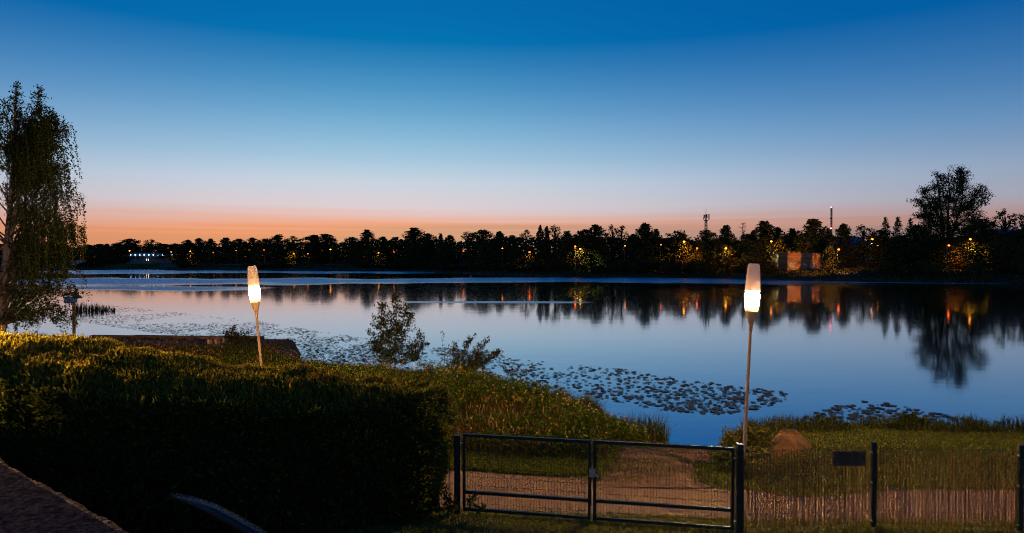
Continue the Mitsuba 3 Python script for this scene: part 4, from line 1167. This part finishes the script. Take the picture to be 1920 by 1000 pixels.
# ------------------------------------------------------------------ far street lamps
ORANGE, AMBER, WHITE, GREENISH = (1.0, .30, .03), (1.0, .44, .04), (1.0, .95, .85), (.75, 1.0, .25)
GLASS = {ORANGE: (1.0, .10, .004), AMBER: (1.0, .24, .014), WHITE: (1.0, .9, .75), GREENISH: (1.0, .4, .04)}
FAR_LAMPS = [  # px, py of the light, distance behind the shore, colour, strength, radius, label
    (151, 479, 34, ORANGE, 260, .30, 'far orange street lamp nearest the birch, low over the huts'), (243, 470.5, 62, AMBER, 1100, .42, 'bright amber street lamp above the left end of the far pavilion'), (222.5, 478.5, 50, ORANGE, 300, .30, 'small orange lamp over the blue roofed shed on far bank'),
    (203, 480, 50, WHITE, 200, .26, 'small white lamp at the blue roofed shed on the far bank'), (289, 473.5, 75, AMBER, 300, .34, 'amber lamp behind the middle of the far pavilion roof'), (321, 472.5, 64, AMBER, 320, .34, 'amber lamp behind the right end of the far pavilion'),
    (357, 471.5, 40, AMBER, 520, .38, 'amber street lamp just right of the far pavilion lawn'), (400, 474, 50, ORANGE, 240, .32, 'dim amber street lamp second right of the far pavilion'), (443, 470, 42, ORANGE, 420, .34, 'orange street lamp on the far bank just left of the left oar lamp'),
    (495, 469, 44, ORANGE, 220, .30, 'dim orange lamp on the far bank just right of the left oar lamp'), (551, 476, 40, AMBER, 420, .34, 'amber lamp lighting a small tree on the far bank'), (577, 476, 34, ORANGE, 420, .34, 'orange street lamp left of the brightest far lamp'), (619.5, 468, 34, AMBER, 1500, .44, 'brightest street lamp on the far bank, starlike, left of centre'),
    (710, 474, 44, AMBER, 330, .32, 'amber lamp hidden in leaves above the left of the sapling'), (738.5, 473, 40, ORANGE, 420, .34, 'orange street lamp on far bank right above the sapling'), (869, 471, 40, ORANGE, 280, .32, 'orange street lamp on the far bank in the middle of the dark trees'),
    (942, 466, 46, AMBER, 300, .32, 'faint amber lamp deep in the far trees near picture centre'), (993, 473, 36, ORANGE, 520, .34, 'orange lamp lighting trees left of the green lit tree'), (1078.5, 462.5, 26, ORANGE, 560, .36, 'orange street lamp beside the green lit tree on far bank'), (1088, 467, 30, GREENISH, 900, .30, 'greenish white lamp lighting fresh leaves on the far bank'),
    (1172, 461, 36, AMBER, 300, .3, 'amber lamp in the far trees left of the tall tree'), (1239, 459, 34, ORANGE, 360, .3, 'orange lamp right of the tall tree left of the antenna mast'), (1282.5, 453.5, 44, AMBER, 1100, .38, 'bright amber lamp in the crown left of the antenna mast'), (1307, 466, 50, ORANGE, 420, .34, 'orange lamp low between trees under the antenna mast'),
    (1361, 466, 26, AMBER, 900, .36, 'amber lamp lighting a big bush left of the right oar lamp'), (1446, 453, 40, AMBER, 900, .34, 'amber lamp above the block wall on the right far bank'), (1572.5, 468, 5, ORANGE, 3600, .34, 'orange street lamp right of the block wall'),
    (1635, 449, 60, AMBER, 1100, .36, 'amber lamp at the right end of the blue roofed hall, uppermost'), (1633.5, 456, 56, WHITE, 1000, .34, 'white lamp at the right end of the blue roofed hall'), (1646.5, 461, 52, AMBER, 500, .3, 'small amber lamp right of the blue roofed hall'), (1779, 460.5, 20, ORANGE, 620, .30, 'orange street lamp on a visible pole under the tallest tree'), (1819, 449, 40, AMBER, 800, .30, 'amber lamp lighting leaves right of the tallest tree')]
for px, py, dist, col, power, r, label in FAR_LAMPS:
    near = [t for t in LIT_TREES if abs(t[0] - px) < t[2] * .6]
    dist = min(t[3] - .62 * t[2] / F * (shore(px) + t[3]) - .9 for t in near) if near else dist if 195 < px < 335 or 1625 < px < 1650 else min(dist, 22)
    p = far_point(px, dist)
    z = at(px, py, p[1])[2]
    key = thing('street_lamp', label, 'street lamp', None)
    m = MB().tube([[p[0], p[1] + .9, p[2] - .2], [p[0], p[1] + .9, z + .25]], [.11, .07], 6)
    m.tube([[p[0], p[1] + .9, z + .25], [p[0], p[1] + .5, z + .45], [p[0], p[1], z + r * .8 + .05]], .055, 5)
    obj('pole', m.mesh(), 'pole_metal', key)
    s = trimesh.creation.icosphere(1, r)
    bright = min(1.4, max(.7, power / 420)) * 6
    obj('lamp_head', (s.vertices * [1, 1, .75] + [p[0], p[1], z], s.faces), 'pole_metal', key, emitter={'type': 'area', 'radiance': {'type': 'rgb', 'value': [bright * c for c in GLASS[col]]}, 'sampling_weight': .05})
    if near or power > 3000:
        aim = [t for t in near if t[3] > dist][:1]
        to = far_point(aim[0][0], aim[0][3]) + [0, 0, .45 * (z - p[2])] if power < 3000 else far_point(1500, 21) + [0, 0, 1.]
        scene[f'light_of_{key}'] = {'type': 'spot', 'to_world': T().look_at(origin=[p[0], p[1] + .1, z - r - .15], target=[float(q) for q in to], up=[0.01, 0, 1]), 'cutoff_angle': 44.0 if power < 3000 else 62.0, 'beam_width': 18.0,
                                    'intensity': {'type': 'rgb', 'value': [(min(power, 1000) * 1.9 if power < 3000 else 2900) * c for c in col]}, 'sampling_weight': 2.5}

# trees close behind those lamps that catch their light, some of it tinted into their leaves
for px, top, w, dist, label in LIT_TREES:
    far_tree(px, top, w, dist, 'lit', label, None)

# ------------------------------------------------------------------ far buildings and masts


def building(name, label, cat, px0, px1, dist, py_eave, depth, wall, roof_h, roofm, base_py=None, windows=(), win_mat='window_glass', gable=False):
    key = thing(name, label, cat)
    a, b = far_point((px0 + px1) / 2, dist), None
    y = a[1]
    x0, x1 = at(px0, 480, y)[0], at(px1, 480, y)[0]
    z0 = a[2] - .4
    z1 = at(px0, py_eave, y)[2]
    obj('wall', MB().box([x0, y, z0], [x1, y + depth, z1]).mesh(), wall, key)
    m = MB()
    if roof_h > .6:
        v = np.array([[x0 - .5, y - .6, z1], [x1 + .5, y - .6, z1], [x1 + .5, y + depth + .6, z1], [x0 - .5, y + depth + .6, z1], [x0 + .3, y + depth / 2, z1 + roof_h], [x1 - .3, y + depth / 2, z1 + roof_h]])
        m.add(v, [[0, 1, 5], [0, 5, 4], [1, 2, 5], [2, 3, 4], [2, 4, 5], [3, 0, 4], [0, 2, 1], [0, 3, 2]])
    else:
        m.box([x0 - .3, y - .5, z1], [x1 + .3, y + depth + .3, z1 + max(.25, roof_h)])
    obj('roof', m.mesh(), roofm, key)
    for (wx0, wy0, wx1, wy1) in windows:
        A, B = at(wx0, wy1, y), at(wx1, wy0, y)
        f = obj('window', MB().box([A[0], y - .05, A[2]], [B[0], y + .05, B[2]]).mesh(), 'pole_metal', key)
        g = .12
        obj('pane', MB().box([A[0] + g, y - .07, A[2] + g], [B[0] - g, y - .051, B[2] - g]).mesh(), win_mat, f)
    return key, (x0, x1, y, z0, z1)


scene['warm_window'] = diffuse((.5, .4, .3))
pav, (x0, x1, y, z0, z1) = building('pavilion', 'long low dark pavilion with a row of white lights under its roof', 'building', 243, 326, 48, 474.5, 12, 'grey_wall', .5, 'dark_roof',
                                    windows=[(a, 480.5, a + 7, 486.5) for a in (246, 255, 264, 283, 292, 301, 313)])
for px in (245, 253.5, 262, 270.3, 279, 287.3, 296, 305, 322.5):
    p = at(px, 478.3, y - .35)
    lk = obj('light', MB().box([p[0] - .21, p[1] - .16, p[2] - .21], [p[0] + .21, p[1] + .16, p[2] + .21]).mesh(), 'pole_metal', pav, emitter={'type': 'area', 'radiance': {'type': 'rgb', 'value': [3, 5.5, 10]}, 'sampling_weight': .05})
p = at(276, 488, y - .3)
win = obj('window', MB().box([p[0] - 1.6, y - .06, p[2] - .5], [p[0] + 1.6, y + .04, p[2] + 1.0]).mesh(), 'pole_metal', pav, label='small lit window of the far pavilion')
for dx in (-.9, .35):
    obj('pane', MB().box([p[0] + dx, y - .08, p[2] - .3], [p[0] + dx + .6, y - .062, p[2] + .8]).mesh(), 'warm_window', win, emitter={'type': 'area', 'radiance': {'type': 'rgb', 'value': [3.0, 1.9, 1.0]}, 'sampling_weight': .2})
dk = thing('terrace', 'pale paved terrace step in front of the far pavilion', 'terrace')
a_ = far_point(265, 42)
xa, xb = at(240, 494, a_[1])[0], at(290, 494, a_[1])[0]
obj('slab', MB().box([xa, a_[1] - 1.5, a_[2] - .3], [xb, a_[1] + 2.5, a_[2] + .55]).mesh(), 'concrete', dk)
obj('rail', MB().bar([xa, a_[1] - 1.4, a_[2] + 1.3], [xb, a_[1] - 1.4, a_[2] + 1.3], .08, .08).mesh(), 'pole_metal', dk)
for t in np.linspace(0, 1, 9):
    obj('rail_post', MB().bar([xa + (xb - xa) * t, a_[1] - 1.4, a_[2] + .55], [xa + (xb - xa) * t, a_[1] - 1.4, a_[2] + 1.26], .07, .07).mesh(), 'pole_metal', dk)
building('hut', 'left pale hut on the far bank behind the birch leaves', 'hut', 131, 139, 14, 488.5, 4, 'plaster', .4, 'dark_roof', windows=[(133, 490, 136, 493)])
building('hut', 'right pale hut on the far bank behind the birch leaves', 'hut', 144, 153, 14, 488.5, 4, 'plaster', .4, 'dark_roof', windows=[(147, 490, 150, 493)])
building('shed', 'low shed with blue roof left of the far pavilion', 'shed', 203, 222, 40, 486.5, 8, 'grey_wall', 1.9, 'blue_roof', windows=[(206, 488, 211, 491)])
building('hall', 'long hall with blue metal roof behind trees on the right far bank', 'building', 1512, 1634, 70, 463.5, 22, 'grey_wall', 4.2, 'blue_roof', windows=[(a, 466, a + 9, 470) for a in range(1535, 1625, 14)])
building('house', 'house with blue metal roof at the right edge of the far bank', 'building', 1884, 1990, 46, 442, 14, 'grey_wall', 2.2, 'blue_roof', windows=[(1890, 456, 1897, 468), (1908, 456, 1915, 468)])
building('white_building', 'small pale flat building right of the three spruces', 'building', 1708, 1718, 44, 461, 6, 'plaster', .3, 'dark_roof', windows=[(1710, 463, 1713, 467), (1714.5, 463, 1717, 467)])
building('white_building', 'long pale wall seen through bushes below the three spruces', 'building', 1662, 1716, 42, 473.5, 6, 'plaster', .3, 'dark_roof', windows=[(1668, 476, 1673, 481), (1682, 476, 1687, 481), (1698, 476, 1703, 481)])
bw = thing('block_wall', 'orange lit wall of rough blocks with pale graffiti on the right far bank', 'building')
a_ = far_point(1505, 20)
YW = a_[1]
X0, X1 = at(1476, 480, YW)[0], at(1540, 480, YW)[0]
zt = at(1480, 474.5, YW)[2]
zb = at(1480, 504, YW)[2]
obj('wall', MB().box([X0, YW, zb - 1.5], [X1, YW + 7, zt]).mesh(), 'block_wall', bw)
for i, (a, b, top) in enumerate([(1477, 1482, 470), (1486.5, 1491, 471), (1496, 1502, 472), (1510, 1516, 471.5)]):
    obj('parapet_block', MB().box([at(a, 480, YW)[0], YW + .1, zt - .05], [at(b, 480, YW)[0], YW + 1.2, at(a, top, YW)[2]]).mesh(), 'block_wall', bw)
for zz in (481, 489.5):
    q = at(1480, zz, YW)[2]
    obj('ledge', MB().box([X0 - .05, YW - .12, q - .1], [X1, YW + .001, q + .1]).mesh(), 'concrete', bw)
for a, b, t, bt_ in [(1480, 1492, 492.5, 502.5), (1506, 1514, 493, 502), (1519, 1530, 494, 502)]:
    obj('painted_panel', MB().box([at(a, 480, YW)[0], YW - .03, at(a, bt_, YW)[2]], [at(b, 480, YW)[0], YW + .001, at(a, t, YW)[2]]).mesh(), 'pale_paint', bw, label='pale patch of graffiti on the block wall')
building('annex', 'low orange lit annex with small openings left of the block wall', 'building', 1459, 1475.3, 26, 475, 5, 'plaster', .25, 'dark_roof', windows=[(1466.5, 476.5, 1470, 480)])


def lattice(key, p, z0, z1, w0, w1, n, r):
    m = MB()
    for sx, sy in ((-1, -1), (1, -1), (1, 1), (-1, 1)):
        m.tube([[p[0] + sx * w0, p[1] + sy * w0, z0], [p[0] + sx * w1, p[1] + sy * w1, z1]], r, 4)
    obj('leg_frame', m.mesh(), 'dark_metal', key)
    m = MB()
    for i in range(n):
        za, zb_ = z0 + (z1 - z0) * i / n, z0 + (z1 - z0) * (i + 1) / n
        wa, wb = w0 + (w1 - w0) * i / n, w0 + (w1 - w0) * (i + 1) / n
        for (ax_, ay), (bx_, by) in (((-1, -1), (1, -1)), ((1, -1), (1, 1)), ((1, 1), (-1, 1)), ((-1, 1), (-1, -1))):
            m.tube([[p[0] + ax_ * wa, p[1] + ay * wa, za], [p[0] + bx_ * wb, p[1] + by * wb, zb_]], r * .6, 3)
            m.tube([[p[0] + bx_ * wa, p[1] + by * wa, za], [p[0] + ax_ * wb, p[1] + ay * wb, zb_]], r * .6, 3)
    obj('bracing', m.mesh(), 'dark_metal', key)


mast = thing('antenna_mast', 'lattice antenna mast crowned with panel antennas above the far trees', 'mast')
p = at(1323.5, 485, 350.0)
zt = at(1323.5, 414, 350.0)[2]
lattice(mast, p, 3.0, zt, .95, .42, 13, .11)
obj('pole', MB().tube([[p[0], p[1], zt], [p[0], p[1], at(1323, 402, 350)[2]]], .42, 8).mesh(), 'dark_metal', mast)
obj('spike', MB().tube([[p[0], p[1], at(1323, 403, 350)[2]], [p[0], p[1], at(1323, 391, 350)[2]]], [.12, .05], 5).mesh(), 'dark_metal', mast)
obj('platform', MB().tube([[p[0], p[1], zt - .15], [p[0], p[1], zt + .2]], 1.1, 10).mesh(), 'dark_metal', mast)
for a, b, t, bt_ in [(1319.5, 1321.7, 403, 409), (1324.5, 1326.5, 402, 408.5), (1328.5, 1330.3, 401.5, 412.5), (1318.5, 1319.6, 408, 412)]:
    q0, q1 = at(a, bt_, 349), at(b, t, 349)
    k = obj('panel_antenna', MB().box([q0[0], q0[1] - .1, q0[2]], [q1[0], q1[1] + .25, q1[2]]).mesh(), 'dark_metal', mast)
    obj('arm', MB().bar([(q0[0] + q1[0]) / 2, q0[1] + .1, (q0[2] + q1[2]) / 2], [p[0], p[1], (q0[2] + q1[2]) / 2], .14, .14).mesh(), 'dark_metal', k)
tall = thing('radio_mast', 'thin distant radio mast with red lights, right of the bright oar lamp', 'mast')
p = at(1558.5, 485, 520.0)
lattice(tall, p, 5.0, at(1558.5, 389, 520.0)[2], .42, .42, 34, .15)
for py, rr, pw in ((389, .42, 26), (428.5, .5, 40)):
    s = trimesh.creation.icosphere(1, rr)
    obj('beacon', (s.vertices + at(1558.5, py, 519.2), s.faces), 'dark_metal', tall, emitter={'type': 'area', 'radiance': {'type': 'rgb', 'value': [pw, pw * .06, pw * .08]}, 'sampling_weight': .2})
obj('platform', MB().tube([at(1558.5, 410.5, 520), at(1558.5, 409, 520)], 1.0, 8).mesh(), 'dark_metal', tall)

# ------------------------------------------------------------------ the dark balcony edge close to the camera, lower left
def terrace_z(x, y):
    e = (x + 5.8) * .617 + (y - 7.7) * .787 + .10 * (meshkit.fbm(np.stack([x * 2.5, y * 2.5, 0 * x], -1), 3, 6) - .5)     # past the terrace's edge: > 0
    return 3.72 - 2.3 * np.clip(e / 1.7, 0, 1)


obj('terrace_bank', grid(terrace_z, np.arange(-12, -0.5, .1), np.arange(2.5, 9.8, .1)), 'earth', smooth=True, kind='structure')
tx = np.arange(-12, -2.0, .1)
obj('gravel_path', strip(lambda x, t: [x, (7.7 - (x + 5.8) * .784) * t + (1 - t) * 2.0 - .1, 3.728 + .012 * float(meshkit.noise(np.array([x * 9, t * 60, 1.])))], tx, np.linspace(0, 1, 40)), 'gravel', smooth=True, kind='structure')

hr = thing('handrail', 'curved tapering black rail end with a blue streak of sky, lower left', 'rail')
Q = np.array([at(a, b, y_) for a, b, y_ in [(318, 928, .84), (360, 941, .82), (400, 958, .80), (450, 985, .78), (500, 1015, .76), (560, 1065, .74)]])
t = np.linspace(0, 1, 60)
q = np.stack([np.interp(t, np.linspace(0, 1, len(Q)), Q[:, k]) for k in range(3)], 1)
for _ in range(30):
    q[1:-1] = (q[:-2] + 2 * q[1:-1] + q[2:]) / 4
obj('tube', MB().tube(q, .006 * np.clip(t * 2.5, .04, 1) ** .7, 20).mesh(), 'car_black', hr, smooth=60)

sp_ = thing('garden_spotlight', 'small garden spotlight on a stake lighting the hedge from beyond the left edge', 'lamp')
a_, b_ = np.array([-8.9, 8.9, 4.15]), np.array([-7.42, 10.15, 3.92])
d_ = unit(b_ - a_)
obj('can', MB().tube([a_ - d_ * .16, a_ - d_ * .02], .05, 12).mesh(), 'dark_metal', sp_)
obj('stake', MB().tube([[a_[0] - d_[0] * .1, a_[1] - d_[1] * .1, 1.6], a_ - d_ * .1 - [0, 0, .05]], .015, 6).mesh(), 'dark_metal', sp_)
scene['spot_beam'] = {'type': 'spot', 'to_world': T().look_at(origin=list(a_), target=list(b_), up=[0, 0, 1]), 'cutoff_angle': 17.0, 'beam_width': 9.0, 'intensity': {'type': 'rgb', 'value': [34, 20, 2.6]}, 'sampling_weight': 3.0}
